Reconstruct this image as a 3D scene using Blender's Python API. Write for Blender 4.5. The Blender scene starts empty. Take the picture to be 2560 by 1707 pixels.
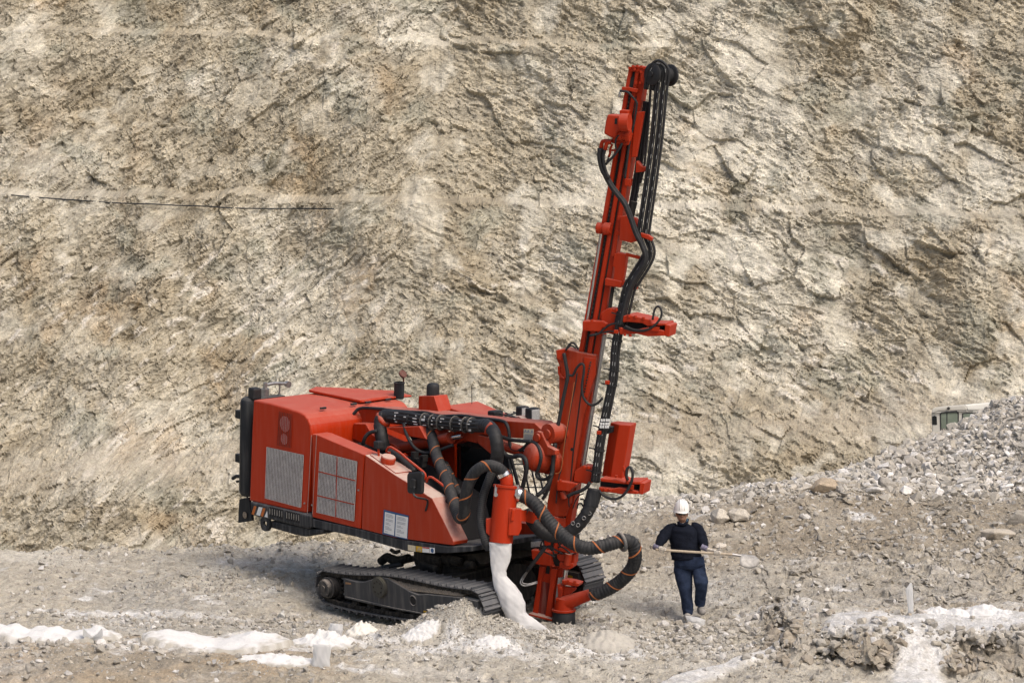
import bpy, bmesh, math, random
import numpy as np
from mathutils import Vector, Matrix
R = math.radians
sc = bpy.context.scene
C = sc.collection

# ------------------------------------------------------------------ camera
F_PX = 7111.0                      # focal length in photograph pixels (100 mm on a 36 mm sensor, 2560 px wide)
CAM_H = 9.34
PITCH = R(6.8)
cam_d = bpy.data.cameras.new('camera'); cam = bpy.data.objects.new('camera', cam_d); C.objects.link(cam)
cam_d.lens = 100.0; cam_d.sensor_width = 36.0; cam_d.clip_start = 0.5; cam_d.clip_end = 2000
cam.location = (0, 0, CAM_H); cam.rotation_euler = (R(90) - PITCH, 0, 0)
sc.camera = cam
sc.render.resolution_x = 1024; sc.render.resolution_y = 682

# ------------------------------------------------------------------ sky, sun, exposure
SUN_EL, SUN_AZ = R(56), R(138)     # azimuth clockwise from +Y (view direction): behind and to the right
w = bpy.data.worlds.new('World'); sc.world = w; w.use_nodes = True
wn = w.node_tree.nodes; wl = w.node_tree.links
sky = wn.new('ShaderNodeTexSky'); sky.sky_type = 'NISHITA'; sky.sun_disc = False
sky.sun_elevation = SUN_EL; sky.sun_rotation = SUN_AZ
sky.air_density = 1.0; sky.dust_density = 6.0; sky.ozone_density = 0.6
wn['Background'].inputs['Strength'].default_value = 0.15
wl.new(sky.outputs[0], wn['Background'].inputs['Color'])
sun_d = bpy.data.lights.new('sun', 'SUN'); sun = bpy.data.objects.new('sun', sun_d); C.objects.link(sun)
sun_d.energy = 1.25; sun_d.angle = R(24); sun_d.color = (1.0, 0.95, 0.87)
sdir = Vector((math.cos(SUN_EL) * math.sin(SUN_AZ), math.cos(SUN_EL) * math.cos(SUN_AZ), math.sin(SUN_EL)))
sun.rotation_euler = (-sdir).to_track_quat('-Z', 'Y').to_euler(); sun.location = sdir * 60
sc.view_settings.view_transform = 'Standard'; sc.view_settings.look = 'None'
sc.view_settings.gamma = 1.0; sc.view_settings.exposure = 0.20

# ------------------------------------------------------------------ pixel <-> world
FWD = Vector((0, math.cos(PITCH), -math.sin(PITCH))); RGT = Vector((1, 0, 0)); UPV = Vector((0, math.sin(PITCH), math.cos(PITCH)))
CPOS = Vector((0, 0, CAM_H))
def ray(px, py):
    return FWD + RGT * ((px - 1280.0) / F_PX) + UPV * ((853.5 - py) / F_PX)
def unp(px, py, t):
    return CPOS + ray(px, py) * t
def on_plane(px, py, P, n):
    r = ray(px, py)
    return CPOS + r * ((P - CPOS).dot(n) / r.dot(n))

# ------------------------------------------------------------------ tags
def tag(o, label=None, cat=None, group=None, kind=None):
    if label: o['label'] = label
    if cat: o['category'] = cat
    if group: o['group'] = group
    if kind: o['kind'] = kind
    return o

# ------------------------------------------------------------------ numpy noise
def _h(ix, iy, s):
    with np.errstate(over='ignore'):
        n = (ix.astype(np.int64) * 374761393 + iy.astype(np.int64) * 668265263 + s * 974634777) & 0x7fffffff
        n = ((n ^ (n >> 13)) * 1274126177) & 0x7fffffff
        n = ((n ^ (n >> 16)) * 668265261) & 0x7fffffff
    return (n ^ (n >> 15)) & 0xffffff
def rnd(ix, iy, s):
    return (_h(ix, iy, s) / float(0xffffff)).astype(np.float32)
def pn(x, y, s=0):
    ix = np.floor(x).astype(np.int64); iy = np.floor(y).astype(np.int64)
    fx = (x - ix).astype(np.float32); fy = (y - iy).astype(np.float32)
    u = fx * fx * fx * (fx * (fx * 6 - 15) + 10); v = fy * fy * fy * (fy * (fy * 6 - 15) + 10)
    def g(a, b, dx, dy):
        an = rnd(a, b, s) * 6.2831853
        return np.cos(an) * dx + np.sin(an) * dy
    n00 = g(ix, iy, fx, fy); n10 = g(ix + 1, iy, fx - 1, fy)
    n01 = g(ix, iy + 1, fx, fy - 1); n11 = g(ix + 1, iy + 1, fx - 1, fy - 1)
    return ((n00 * (1 - u) + n10 * u) * (1 - v) + (n01 * (1 - u) + n11 * u) * v) * 1.5
def fbm(x, y, s=0, o=4, gain=0.5):
    a = 1.0; t = 0; f = 1.0; k = 0
    for i in range(o):
        t = t + a * pn(x * f + 17.3 * i, y * f - 9.1 * i, s + i); k += a; a *= gain; f *= 2.03
    return t / k
def vor(x, y, s=0):
    """nearest-cell data: F1, F2, three cell randoms and the offset inside the cell"""
    ix = np.floor(x).astype(np.int64); iy = np.floor(y).astype(np.int64)
    f1 = np.full(x.shape, 9.0, np.float32); f2 = f1.copy()
    bx = np.zeros_like(f1); by = np.zeros_like(f1); ci = np.zeros_like(ix); cj = np.zeros_like(iy)
    for a in (-1, 0, 1):
        for b in (-1, 0, 1):
            cx = ix + a; cy = iy + b
            dx = (x - (cx + rnd(cx, cy, s))).astype(np.float32); dy = (y - (cy + rnd(cx, cy, s + 1))).astype(np.float32)
            d = dx * dx + dy * dy
            n = d < f1
            f2 = np.where(n, f1, np.minimum(f2, d)); f1 = np.where(n, d, f1)
            bx = np.where(n, dx, bx); by = np.where(n, dy, by); ci = np.where(n, cx, ci); cj = np.where(n, cy, cj)
    return np.sqrt(f1), np.sqrt(f2), rnd(ci, cj, s + 2), rnd(ci, cj, s + 3), rnd(ci, cj, s + 4), bx, by
def facet(x, y, s, tilt=1.0):
    """angular broken-rock relief: every cell is a block with its own height and tilt"""
    f1, f2, a, b, c, dx, dy = vor(x, y, s)
    h = (a - 0.5) + tilt * ((b - 0.5) * dx + (c - 0.5) * dy) * 2.0
    return h, a, np.clip((f2 - f1) * 3.0, 0, 1)
def sst(a, b, x):
    t = np.clip((x - a) / (b - a), 0, 1); return t * t * (3 - 2 * t)

def grid_mesh(name, P, mat, col=None, smooth=False):
    """P: (nv, nu, 3) array of points -> one mesh object"""
    nv, nu = P.shape[:2]
    me = bpy.data.meshes.new(name)
    idx = np.arange(nv * nu, dtype=np.int32).reshape(nv, nu)
    q = np.stack([idx[:-1, :-1], idx[:-1, 1:], idx[1:, 1:], idx[1:, :-1]], -1).reshape(-1, 4)
    me.vertices.add(nv * nu); me.vertices.foreach_set('co', P.reshape(-1).astype(np.float32))
    me.loops.add(q.size); me.loops.foreach_set('vertex_index', q.reshape(-1))
    me.polygons.add(len(q)); me.polygons.foreach_set('loop_start', np.arange(0, q.size, 4, dtype=np.int32))
    me.polygons.foreach_set('loop_total', np.full(len(q), 4, np.int32))
    me.polygons.foreach_set('use_smooth', np.full(len(q), smooth, bool))
    me.update(calc_edges=True)
    if col is not None:
        at = me.color_attributes.new('tone', 'FLOAT_COLOR', 'POINT')
        c4 = np.ones((nv * nu, 4), np.float32); c4[:, :3] = col.reshape(-1, 3)
        at.data.foreach_set('color', c4.reshape(-1))
    me.materials.append(mat)
    o = bpy.data.objects.new(name, me); C.objects.link(o)
    return o

# ------------------------------------------------------------------ materials
def new_mat(name):
    m = bpy.data.materials.new(name); m.use_nodes = True
    nt = m.node_tree; return m, nt.nodes, nt.links, nt.nodes['Principled BSDF']
def N(nodes, kind, **kw):
    n = nodes.new(kind)
    for k, v in kw.items():
        if k in n.inputs: n.inputs[k].default_value = v
        else: setattr(n, k, v)
    return n
def rock_mat(name, attr='tone', fine=22.0, amt=0.28, bump=0.05, stretch=(1, 1, 1), rot=(0, 0, 0)):
    m, n, l, b = new_mat(name)
    b.inputs['Roughness'].default_value = 0.95; b.inputs['Specular IOR Level'].default_value = 0.12
    tc = n.new('ShaderNodeTexCoord'); mp = n.new('ShaderNodeMapping'); l.new(tc.outputs['Object'], mp.inputs['Vector'])
    mp.inputs['Scale'].default_value = stretch; mp.inputs['Rotation'].default_value = rot
    a = n.new('ShaderNodeAttribute'); a.attribute_name = attr
    n1 = N(n, 'ShaderNodeTexNoise', Scale=fine, Detail=5.0, Roughness=0.7); l.new(mp.outputs[0], n1.inputs['Vector'])
    n2 = N(n, 'ShaderNodeTexNoise', Scale=fine * 0.22, Detail=4.0, Roughness=0.65); l.new(mp.outputs[0], n2.inputs['Vector'])
    mr = n.new('ShaderNodeMapRange'); l.new(n1.outputs['Fac'], mr.inputs['Value'])
    mr.inputs['From Min'].default_value = 0.3; mr.inputs['From Max'].default_value = 0.7
    mr.inputs['To Min'].default_value = 1 - amt; mr.inputs['To Max'].default_value = 1 + amt
    mr2 = n.new('ShaderNodeMapRange'); l.new(n2.outputs['Fac'], mr2.inputs['Value'])
    mr2.inputs['From Min'].default_value = 0.3; mr2.inputs['From Max'].default_value = 0.7
    mr2.inputs['To Min'].default_value = 1 - amt * .7; mr2.inputs['To Max'].default_value = 1 + amt * .7
    mul = N(n, 'ShaderNodeMath', operation='MULTIPLY'); l.new(mr.outputs[0], mul.inputs[0]); l.new(mr2.outputs[0], mul.inputs[1])
    vm = N(n, 'ShaderNodeVectorMath', operation='SCALE'); l.new(a.outputs['Color'], vm.inputs[0]); l.new(mul.outputs[0], vm.inputs['Scale'])
    l.new(vm.outputs[0], b.inputs['Base Color'])
    bp = n.new('ShaderNodeBump'); bp.inputs['Strength'].default_value = 1.0; bp.inputs['Distance'].default_value = bump
    l.new(n1.outputs['Fac'], bp.inputs['Height']); l.new(bp.outputs[0], b.inputs['Normal'])
    return m
# ================================================================== CLIFF
M_cliff = rock_mat('cliff_rock', fine=13.0, amt=0.24, bump=0.055)
def axis(lo, hi, step, far, n):
    """fine in [lo, hi], growing steps out to +-far"""
    fine = np.arange(lo, hi + step * .5, step); g = np.geomspace(step, 1.0, n); g = np.cumsum(g); 
    return fine, g
def build_cliff():
    ug = np.concatenate([-np.geomspace(26.06, 75, 60)[::-1], np.arange(-26, 26.01, 0.052), np.geomspace(26.06, 75, 60)])
    zg = np.concatenate([np.arange(-17, -13.5, .25), np.arange(-13.5, 11.2, 0.05), np.geomspace(11.25, 24, 60)])
    U, Z = np.meshgrid(ug, zg)
    U = U.astype(np.float32); Z = Z.astype(np.float32)
    wob = fbm(U * .12, Z * .05 + 3, 5, 3)
    # benches: height falls gently to the right; each a narrow ledge
    zA = 1.55 - 0.020 * (U + 17) + .25 * pn(U * .5, U * 0 + 2, 9)
    zB = 8.1 - 0.028 * (U + 17) + .30 * pn(U * .4, U * 0 + 5, 11)
    zC = -9.1 + 0.055 * (U + 17) + .35 * pn(U * .35, U * 0 + 9, 13)
    zD = -3.9 + 0.03 * U + .5 * pn(U * .3, U * 0 + 4, 14)
    dpt = lambda zb, d, up, dn: d * sst(-dn, up, Z - zb)
    Y = 105 + (Z + 14) * 0.56
    Y += dpt(zA, 1.1, .13, .07) + dpt(zB, .8, .16, .08) * (1 - sst(2, 9, U)) + dpt(zC, 2.0, 2.6, .6) + dpt(zD, 0.4, .6, .3) * sst(-8, -4, -U)
    Y += 1.6 * wob + 3.5 * sst(10, 60, np.abs(U)) * -1 - 6 * sst(24, 75, np.abs(U))
    # broad buttresses and gullies
    D = .95 * fbm(U * .17 + 2, Z * .13, 21, 3, .45) 
    gul = np.abs(pn(U * .22 + .35 * Z * .22, Z * .05, 23)); D -= .12 * (1 - sst(0, .25, gul))
    # dipping beds: the right part dips down to the right, the left part rises to the right; each set of beds is broken into angular blocks
    wx = .16 * fbm(U * .8, Z * .8, 31, 3, .5); wy = .16 * fbm(U * .8 + 7, Z * .8, 33, 3, .5)
    x1 = U + wx; y1 = Z + wy
    rough = .55 + .6 * sst(-.2, .35, fbm(U * .25 + 4, Z * .3, 41, 3))
    block = sst(-.05, .25, fbm(U * .2 + 11, Z * .24 + 3, 43, 3) + .14 * sst(-2, 8, U))
    def saw(q): f = q - np.floor(q); return np.where(f < .80, f / .80, (1 - f) / .20) - .5
    bedm = sst(-.15, .25, fbm(U * .16 + 40, Z * .22, 78, 3)) * (.4 + .6 * sst(3.0, -2.0, Z))
    smth = 1 - .68 * sst(.10, .26, fbm(U * .42 + 60, Z * .5, 47, 4, .55) + .07 * sst(-4, 10, U))       # scraped, smoother patches
    def beds(ang, sd):
        ca, sa = math.cos(ang), math.sin(ang)
        a1 = x1 * ca + y1 * sa; b1 = -x1 * sa + y1 * ca        # along / across the beds
        h1, c1, e1 = facet(a1 / 2.1, b1 / 1.15, sd, 1.1)
        h2, c2, e2 = facet(a1 / .95 + .3, b1 / .48, sd + 10, 1.4)
        h3, c3, e3 = facet(a1 / .40, b1 / .22, sd + 20, 1.4)
        h4, c4, e4 = facet(a1 / .30 + .2 * h3, b1 / .105, sd + 50, 1.2); h5, c5, e5 = facet(a1 / .62, b1 / .13, sd + 60, 1.2)
        jit = .40 * pn(a1 * .5, b1 * 1.0, sd + 30) + .15 * pn(a1 * 2.1, b1 * 2.4, sd + 31)
        d = .26 * h1 * (.2 + .9 * block) + (.13 * h2 * rough + .09 * h3 * (.35 + .65 * rough) + .055 * h4 + .06 * h5) * smth
        d += bedm * (.11 * saw(b1 / .66 + jit) + .07 * saw(b1 / .25 + 1.3 * jit + .3 * c2)) + .09 * block * saw(a1 / 1.3 + 1.1 * jit)
        t = .22 * (c1 - .5) * block + .24 * (c2 - .5) + .18 * (c3 - .5) + .12 * (c4 - .5) + .14 * (c5 - .5) + .34 * fbm(a1 * .9, b1 * 3.4, sd + 40, 4, .62) + .22 * pn(a1 * 3.5, b1 * 13, sd + 43)
        st = pn(a1 * .75, b1 * 3.2, sd + 41) + .35 * pn(a1 * 2.2, b1 * 7.0, sd + 42)
        return d, t, st
    dR, tR, sR = beds(-.42, 1001); dL, tL, sL = beds(.66, 1101)
    bl = sst(-.12, .12, fbm(U * .35, Z * .35, 45, 4, .6) * .8 + (U + 3.5) * .09)
    D += dR * bl + dL * (1 - bl); btone = tR * bl + tL * (1 - bl); st = sR * bl + sL * (1 - bl)
    h4, c4, e4 = facet((U + .12 * pn(U * 4, Z * 4, 61)) / .19, (Z + .12 * pn(U * 4 + 5, Z * 4, 63)) / .15, 57, 1.2)
    h5, c5, e5 = facet(U / .11 + 3, Z / .085, 58, 1.2)
    D += (.045 * h4 + .025 * h5 + .09 * fbm(U * 1.3, Z * .9, 71, 6, .64)) * (.3 + .7 * smth)
    fl = np.abs(pn(U * 1.3, Z * .22, 73)); D -= .035 * (1 - sst(0, .25, fl)) * (1 - block)       # rain flutes in the soft parts
    tal = np.exp(-((Z - zC - .55) / .6) ** 2) + .5 * np.exp(-((Z - zA - .02) / .10) ** 2)          # debris on ledges is smoother
    D *= 1 - .30 * np.clip(tal, 0, 1)
    nx, ny, nz = 0.0, -.86, .5
    P = np.stack([U + D * 0.12 * pn(U, Z, 75), Y + ny * D, Z + nz * D * .55], -1)
    # ---- colour of the rock itself
    base = np.array([.44, .398, .308], np.float32); cream = np.array([.60, .572, .485], np.float32)
    grey = np.array([.415, .385, .315], np.float32); brown = np.array([.325, .275, .19], np.float32)
    ochre = np.array([.43, .30, .165], np.float32); green = np.array([.315, .32, .265], np.float32); white = np.array([.74, .70, .62], np.float32)
    col = np.empty(U.shape + (3,), np.float32); col[:] = base
    mix = lambda c, k, m: c + (k - c) * m[..., None]
    m_w = sst(-.05, .38, fbm(U * .16 + 3, Z * .2 + 8, 81, 4) + .16 * sst(-6, 12, U)); col = mix(col, cream, .95 * m_w)
    m_g = sst(.0, .4, fbm(U * .22, Z * .25 + 20, 83, 4)); col = mix(col, grey, .6 * m_g)
    m_b = sst(.05, .4, fbm(U * .3 + 31, Z * .35, 85, 5) + .10 * sst(4, -18, U)); col = mix(col, brown, .65 * m_b)
    m_o = sst(.16, .42, fbm(U * .33 + 50, Z * .22, 87, 4) + .16 * np.exp(-((U + 13) / 5) ** 2 - ((Z + 3.5) / 4) ** 2) - .08 * (U > -5)); col = mix(col, ochre, .30 * m_o)
    m_gr = sst(.14, .36, fbm(U * .35 + 70, Z * .5, 89, 4) + .12 * np.exp(-((U - 7) / 5) ** 2 - ((Z + 5.2) / 1.6) ** 2)); col = mix(col, green, .5 * m_gr)
    col = mix(col, cream, (.45 + .4 * sst(-8, 2, U)) * (1 - smth) / .68 * sst(-.5, .3, pn(U * .9, Z * .9, 191)))
    tone = 1 + btone + .10 * (c4 - .5)
    col = col * tone[..., None]
    # bruised white scrape marks along the beds, where the bucket has worked
    zone = np.clip(sst(.0, .22, fbm(U * .18 + 90, Z * .2, 97, 3)) * sst(1.0, -1.5, Z) + np.exp(-((U + 11) / 5) ** 2 - ((Z + 4.5) / 2.5) ** 2) + .9 * np.exp(-((U - 8) / 6) ** 2 - ((Z + 4.5) / 1.4) ** 2), 0, 1)
    zone = np.clip(zone + .35 * m_w, 0, 1)
    sm = sst(.24, .5, st) * zone * sst(-.35, .2, pn(U * 1.1, Z * 1.1, 96) + .5 * pn(U * 6, Z * 6, 94)); col = mix(col, white, .85 * sm)
    sm2 = sst(.45, .7, pn(U * 1.4, Z * 1.8, 99) + .4 * pn(U * 5, Z * 6, 98)) * m_w; col = mix(col, white, .5 * sm2)
    col = mix(col, np.array([.46, .41, .325], np.float32), .45 * np.clip(tal, 0, 1) * sst(-5.5, -6.5, Z) + .10 * np.clip(tal, 0, 1))
    col = col * np.array([.88, .87, .86], np.float32); return grid_mesh('cliff', P, M_cliff, np.clip(col, .03, .85))
cliff = tag(build_cliff(), kind='structure')

# ================================================================== GROUND
M_ground = rock_mat('quarry_floor', fine=26.0, amt=0.26, bump=0.03)
_ctrl = []
def gc(px, py, t):
    p = unp(px, py, t); _ctrl.append((p.x, p.y, p.z))
for a in [(0, 1392, 48.4), (350, 1396, 48.3), (700, 1402, 48.0), (0, 1450, 46.3), (300, 1480, 45.8), (600, 1480, 45.6), (0, 1540, 43.8), (350, 1550, 43.7),
          (700, 1560, 43.6), (800, 1522, 45.1), (900, 1543, 44.4), (1000, 1568, 43.5), (850, 1552, 43.9), (1250, 1582, 42.6), (1350, 1578, 42.6), (1500, 1545, 43.4), (1735, 1545, 43.5), (1900, 1540, 43.5),
          (0, 1608, 41.3), (300, 1612, 41.3), (550, 1632, 41.0), (780, 1655, 40.8), (1000, 1620, 41.7), (1200, 1640, 41.3), (1500, 1640, 41.3), (1700, 1600, 42.1), (1700, 1690, 40.2),
          (0, 1700, 39.8), (500, 1700, 39.8), (900, 1700, 39.9), (1300, 1700, 40.0),
          (1500, 1430, 46.4), (1500, 1330, 49.2), (1520, 1255, 51.6), (1700, 1420, 46.4), (1700, 1310, 48.8), (1700, 1200, 52.6), (1480, 1240, 53.0),
          (2000, 1500, 44.6), (2000, 1350, 48.0), (2000, 1290, 49.0), (2000, 1165, 53.0), (2250, 1480, 44.7), (2250, 1350, 47.2), (2250, 1280, 49.2), (2250, 1150, 53.5),
          (2330, 1078, 56.0), (2230, 1143, 54.0), (2400, 1046, 56.4), (2286, 1100, 55.3), (2560, 1480, 44.4), (2560, 1350, 46.9), (2560, 1260, 49.5), (2560, 1160, 52.3), (2560, 985, 57.0), (2450, 1030, 56.6)]:
    gc(*a)
_ctrl += [(-10, 55, -3), (-4, 56, -4), (-14, 52, -1.6), (2, 57, -3.2), (6, 60, -2.6), (10, 63, -1.2), (-16, 43, .1), (16, 44, .8), (16, 57, 2.0), (7.4, 59.5, -.9), (10, 60.5, .1), (5.5, 58, -1.0), (12, 61, .2), (-16, 38, -.1), (14, 38, .2), (0, 37, -.35), (7, 38.5, -.2),
          (-20, 60, -6), (0, 64, -7), (12, 70, -4), (22, 66, 1)]
_ctrl = np.array(_ctrl)
def _tps(d): return np.where(d > 0, d * d * np.log(d + 1e-9), 0)
_A = _tps(np.hypot(_ctrl[:, None, 0] - _ctrl[None, :, 0], _ctrl[:, None, 1] - _ctrl[None, :, 1])) + np.eye(len(_ctrl)) * .12
_Pm = np.c_[np.ones(len(_ctrl)), _ctrl[:, :2]]
_S = np.block([[_A, _Pm], [_Pm.T, np.zeros((3, 3))]])
_W = np.linalg.solve(_S, np.r_[_ctrl[:, 2], 0, 0, 0])
def base_z(x, y):
    x = np.asarray(x, np.float64); y = np.asarray(y, np.float64)
    z = _W[-3] + _W[-2] * x + _W[-1] * y
    for (cx, cy, _), wgt in zip(_ctrl, _W):
        z = z + wgt * _tps(np.hypot(x - cx, y - cy))
    return z
def bank_mask(x, y):
    """the low broken bank at the right foreground: plateau behind a ragged face"""
    edge = 40.28 + .35 * pn(x * .9, x * 0 + 1, 101) + .18 * pn(x * 2.7, x * 0 + 3, 103) + .25 * sst(5.4, 3.6, x) * 3
    along = sst(3.5, 4.4, x)
    return along * sst(-.95, .12, y - edge + .22 * fbm(x * 2.2, y * 2.2, 107, 4, .6)) * (1 - .85 * sst(1.2, 3.0, y - edge))
def powder_zone(x, y):
    """where the drill flour lies thick on the right bank: along the lip and in two spills down the face"""
    n = fbm(x * 1.3, y * 1.5, 161, 4, .6)
    lip = np.exp(-((y - 40.75 - .15 * pn(x * 1.3, x * 0, 147)) / .55) ** 2) * sst(4.2, 5.0, x)
    s1 = 1.05 * np.exp(-((x - 4.15 + .9 * (41 - y)) / (.20 + .16 * sst(40.2, 39.2, y))) ** 2) * sst(41.0, 40.5, y)
    s2 = 1.05 * np.exp(-((x - 6.15 + .25 * (41 - y)) / .42) ** 2) * sst(41.4, 40.8, y)
    return sst(.28, .72, np.maximum(np.maximum(lip, s1), s2) + .38 * n)
def ground_z(x, y, detail=True):
    x = np.asarray(x, np.float32); y = np.asarray(y, np.float32)
    z = base_z(np.clip(x, -22, 22), np.clip(y, 37, 66)).astype(np.float32)
    # beyond the pad the ground drops to the pit floor at the foot of the cliff; towards the camera it climbs to the viewpoint bench
    z = z + (-9.0 - z) * sst(60, 74, y) * (1 - .0 * x)
    z = z + (-10.8 - z) * sst(62, 76, y) * sst(0, 5, x)
    z = z + (-14.5 - z) * sst(72, 96, y) * sst(6, -2, x)
    z = z + (7.6 - z) * sst(16, 3, y)
    z = z - 0.5 * sst(38.6, 36.5, y) * sst(3, 30, y)
    edge = 49.3 + .5 * pn(x * .5, x * 0, 105) - .02 * x
    z = z - 4.5 * sst(0, 5, y - edge) * sst(1.6, -.6, x) * sst(66, 54, y)
    z = z + .39 * bank_mask(x, y)
    z = z + .26 * (.35 + fbm(x * .9, y * .6, 171, 4, .6)) * np.exp(-((y - 48.7) / .7) ** 2) * sst(2.0, .5, x)
    # heap of drill chippings beside the near track
    g = np.exp(-(((x + .95 + .55 * (y - 42)) / .80) ** 2 + ((y - 41.75) / .52) ** 2)); z = z + .52 * g
    z = z - .40 * sst(49.3, 52, y) * sst(0, 3, x) * (1 - .6 * sst(8.7, 10.2, x)) - .09 * np.exp(-(((x - 2.75) / .6) ** 2 + ((y - 42.95) / .5) ** 2))
    if True:
        q = (x + 1.9) * .743 + (y - 43.2) * .669; z = z - .09 * np.exp(-(q / .8) ** 2) * sst(-3.6, -2.8, x) * sst(-.8, -1.5, x)
    if detail:
        bm = bank_mask(x, y); pz = powder_zone(x, y); face = np.clip(4 * bm * (1 - bm), 0, 1) * (1 - .85 * pz); z = z + .05 * pz
        far = sst(63, 56, y); z = z + .10 * fbm(x * .7, y * .5, 111, 4) + far * .05 * fbm(x * 2.5, y * 1.8, 113, 4, .6)
        h, c, e = facet(x / .34, y / .30, 115, 1.1); h2, c2, e2 = facet(x / .13, y / .13, 117, 1.1)
        heap = sst(47.5, 50, y) * sst(1.5, 4.5, x)
        bk = 1 - .55 * sst(1.0, 2.6, x) * sst(44.5, 46.5, y); z = z + bk * far * (1 - .85 * pz) * ((.030 + .05 * face) * h + (.016 + .025 * face) * h2)
        z = z + far * (1 - .8 * pz) * .02 * pn(x * 9, y * 7, 119)
    return z
def gz(x, y):
    return float(ground_z(np.array([x]), np.array([y]))[0])
def on_ground(px, py):
    """world point where the sight line through a photograph pixel meets the ground"""
    r = ray(px, py); ts = np.linspace(38, 70, 800)
    xs = r.x * ts; ys = r.y * ts; zs = CAM_H + r.z * ts
    k = np.argmax(zs < ground_z(xs, ys)); return Vector((xs[k], ys[k], float(ground_z(xs[k:k + 1], ys[k:k + 1])[0])))
def build_ground():
    xg = np.concatenate([-np.geomspace(13.05, 90, 40)[::-1], np.arange(-13, 13.01, .03), np.geomspace(13.05, 90, 40)])
    yg = np.concatenate([np.linspace(-30, 36, 30), np.arange(36.2, 38.6, .1), np.arange(38.6, 50.5, .036), np.arange(50.5, 60, .09), np.geomspace(60.1, 135, 60)])
    X, Y = np.meshgrid(xg, yg); X = X.astype(np.float32); Y = Y.astype(np.float32)
    Zg = np.concatenate([ground_z(X[i:i + 40], Y[i:i + 40]) for i in range(0, len(yg), 40)])
    sand = np.array([.405, .372, .308], np.float32); pale = np.array([.51, .482, .42], np.float32); greyc = np.array([.345, .328, .288], np.float32)
    brown = np.array([.295, .252, .19], np.float32); dust = np.array([.64, .632, .615], np.float32); rust = np.array([.37, .29, .195], np.float32)
    col = np.empty(X.shape + (3,), np.float32); col[:] = sand
    mix = lambda c, k, m: c + (k - c) * m[..., None]
    col = mix(col, pale, .7 * sst(.0, .35, fbm(X * .35, Y * .3, 131, 4)))
    col = mix(col, greyc, .8 * sst(-.05, .3, fbm(X * .3 + 9, Y * .35, 133, 4) + .25 * np.exp(-((X + 5) / 2.2) ** 2 - ((Y - 44.5) / 1.4) ** 2)))
    fgl = sst(41.6, 41.0, Y) * sst(-1.6, -3.2, X); col = mix(col, brown, .75 * fgl); col = mix(col, rust, .6 * fgl * sst(-.1, .3, fbm(X * .9, Y * 1.2, 135, 4)))
    br = sst(1.0, 2.6, X) * sst(44.5, 46.5, Y) * sst(50.5, 48.5, Y); col = mix(col, brown * .98, .85 * br * sst(-.55, .15, fbm(X * .5, Y * .5, 137, 4)))
    heap = sst(49.0, 51, Y) * sst(1.5, 4, X); col = mix(col, np.array([.43, .40, .36], np.float32), .75 * heap)
    bm = bank_mask(X, Y); face = np.clip(4 * bm * (1 - bm), 0, 1); col = mix(col, brown * .95, .7 * face)
    top = bm * sst(.75, .95, bm)
    # rock flour from the drill: white where it has been blown or tipped
    n = fbm(X * 1.1, Y * 1.3, 139, 5, .6)
    pz = powder_zone(X, Y); face = face * (1 - .85 * pz)
    wz = np.clip(1.1 * pz + .5 * sst(.15, .8, top) * sst(-.30, .35, n)
        + sst(-.1, .5, n + .6 * np.exp(-((Y - 41.4 - .12 * X) / .45) ** 2) * sst(-.5, -1.5, X) * 1.0 - .25)
        + sst(-.05, .5, n - .3 + .75 * np.exp(-((X - .6) / 3.2) ** 2 - ((Y - 40.9) / .7) ** 2))
        + sst(-.1, .5, n - .35 + .62 * np.exp(-((X + 5.5) / 2.6) ** 2 - ((Y - 43.3) / .55) ** 2)), 0, 1)
    wz = np.clip(wz + .38 * sst(-.1, .45, fbm(X * .4 + 30, Y * .6, 149, 5, .6)) * sst(45.5, 43.5, Y), 0, 1)
    wz = wz * (.55 + .45 * sst(-.35, .25, fbm(X * 7, Y * 5, 145, 4, .65))); col = mix(col, dust, .95 * wz)
    h, c, e = facet(X / .16, Y / .16, 141); col = col * (1 + .18 * (c - .5) + .2 * fbm(X * 5, Y * 4, 143, 3))[..., None]
    fz = facet(X / .42 + .2 * pn(X * 3, Zg * 4, 151), Zg / .26, 153, 1.2)[0]; fz2 = facet(X / .17, Zg / .12, 155, 1.2)[0]
    Y = Y - face * (.26 * fz + .12 * fz2 + .10 * fbm(X * 3, Zg * 5, 157, 4)); X = X + face * .10 * fbm(X * 4, Zg * 6, 159, 3)
    return grid_mesh('ground', np.stack([X, Y, Zg], -1), M_ground, np.clip(col, .03, .85))
ground = tag(build_ground(), kind='structure')
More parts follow.
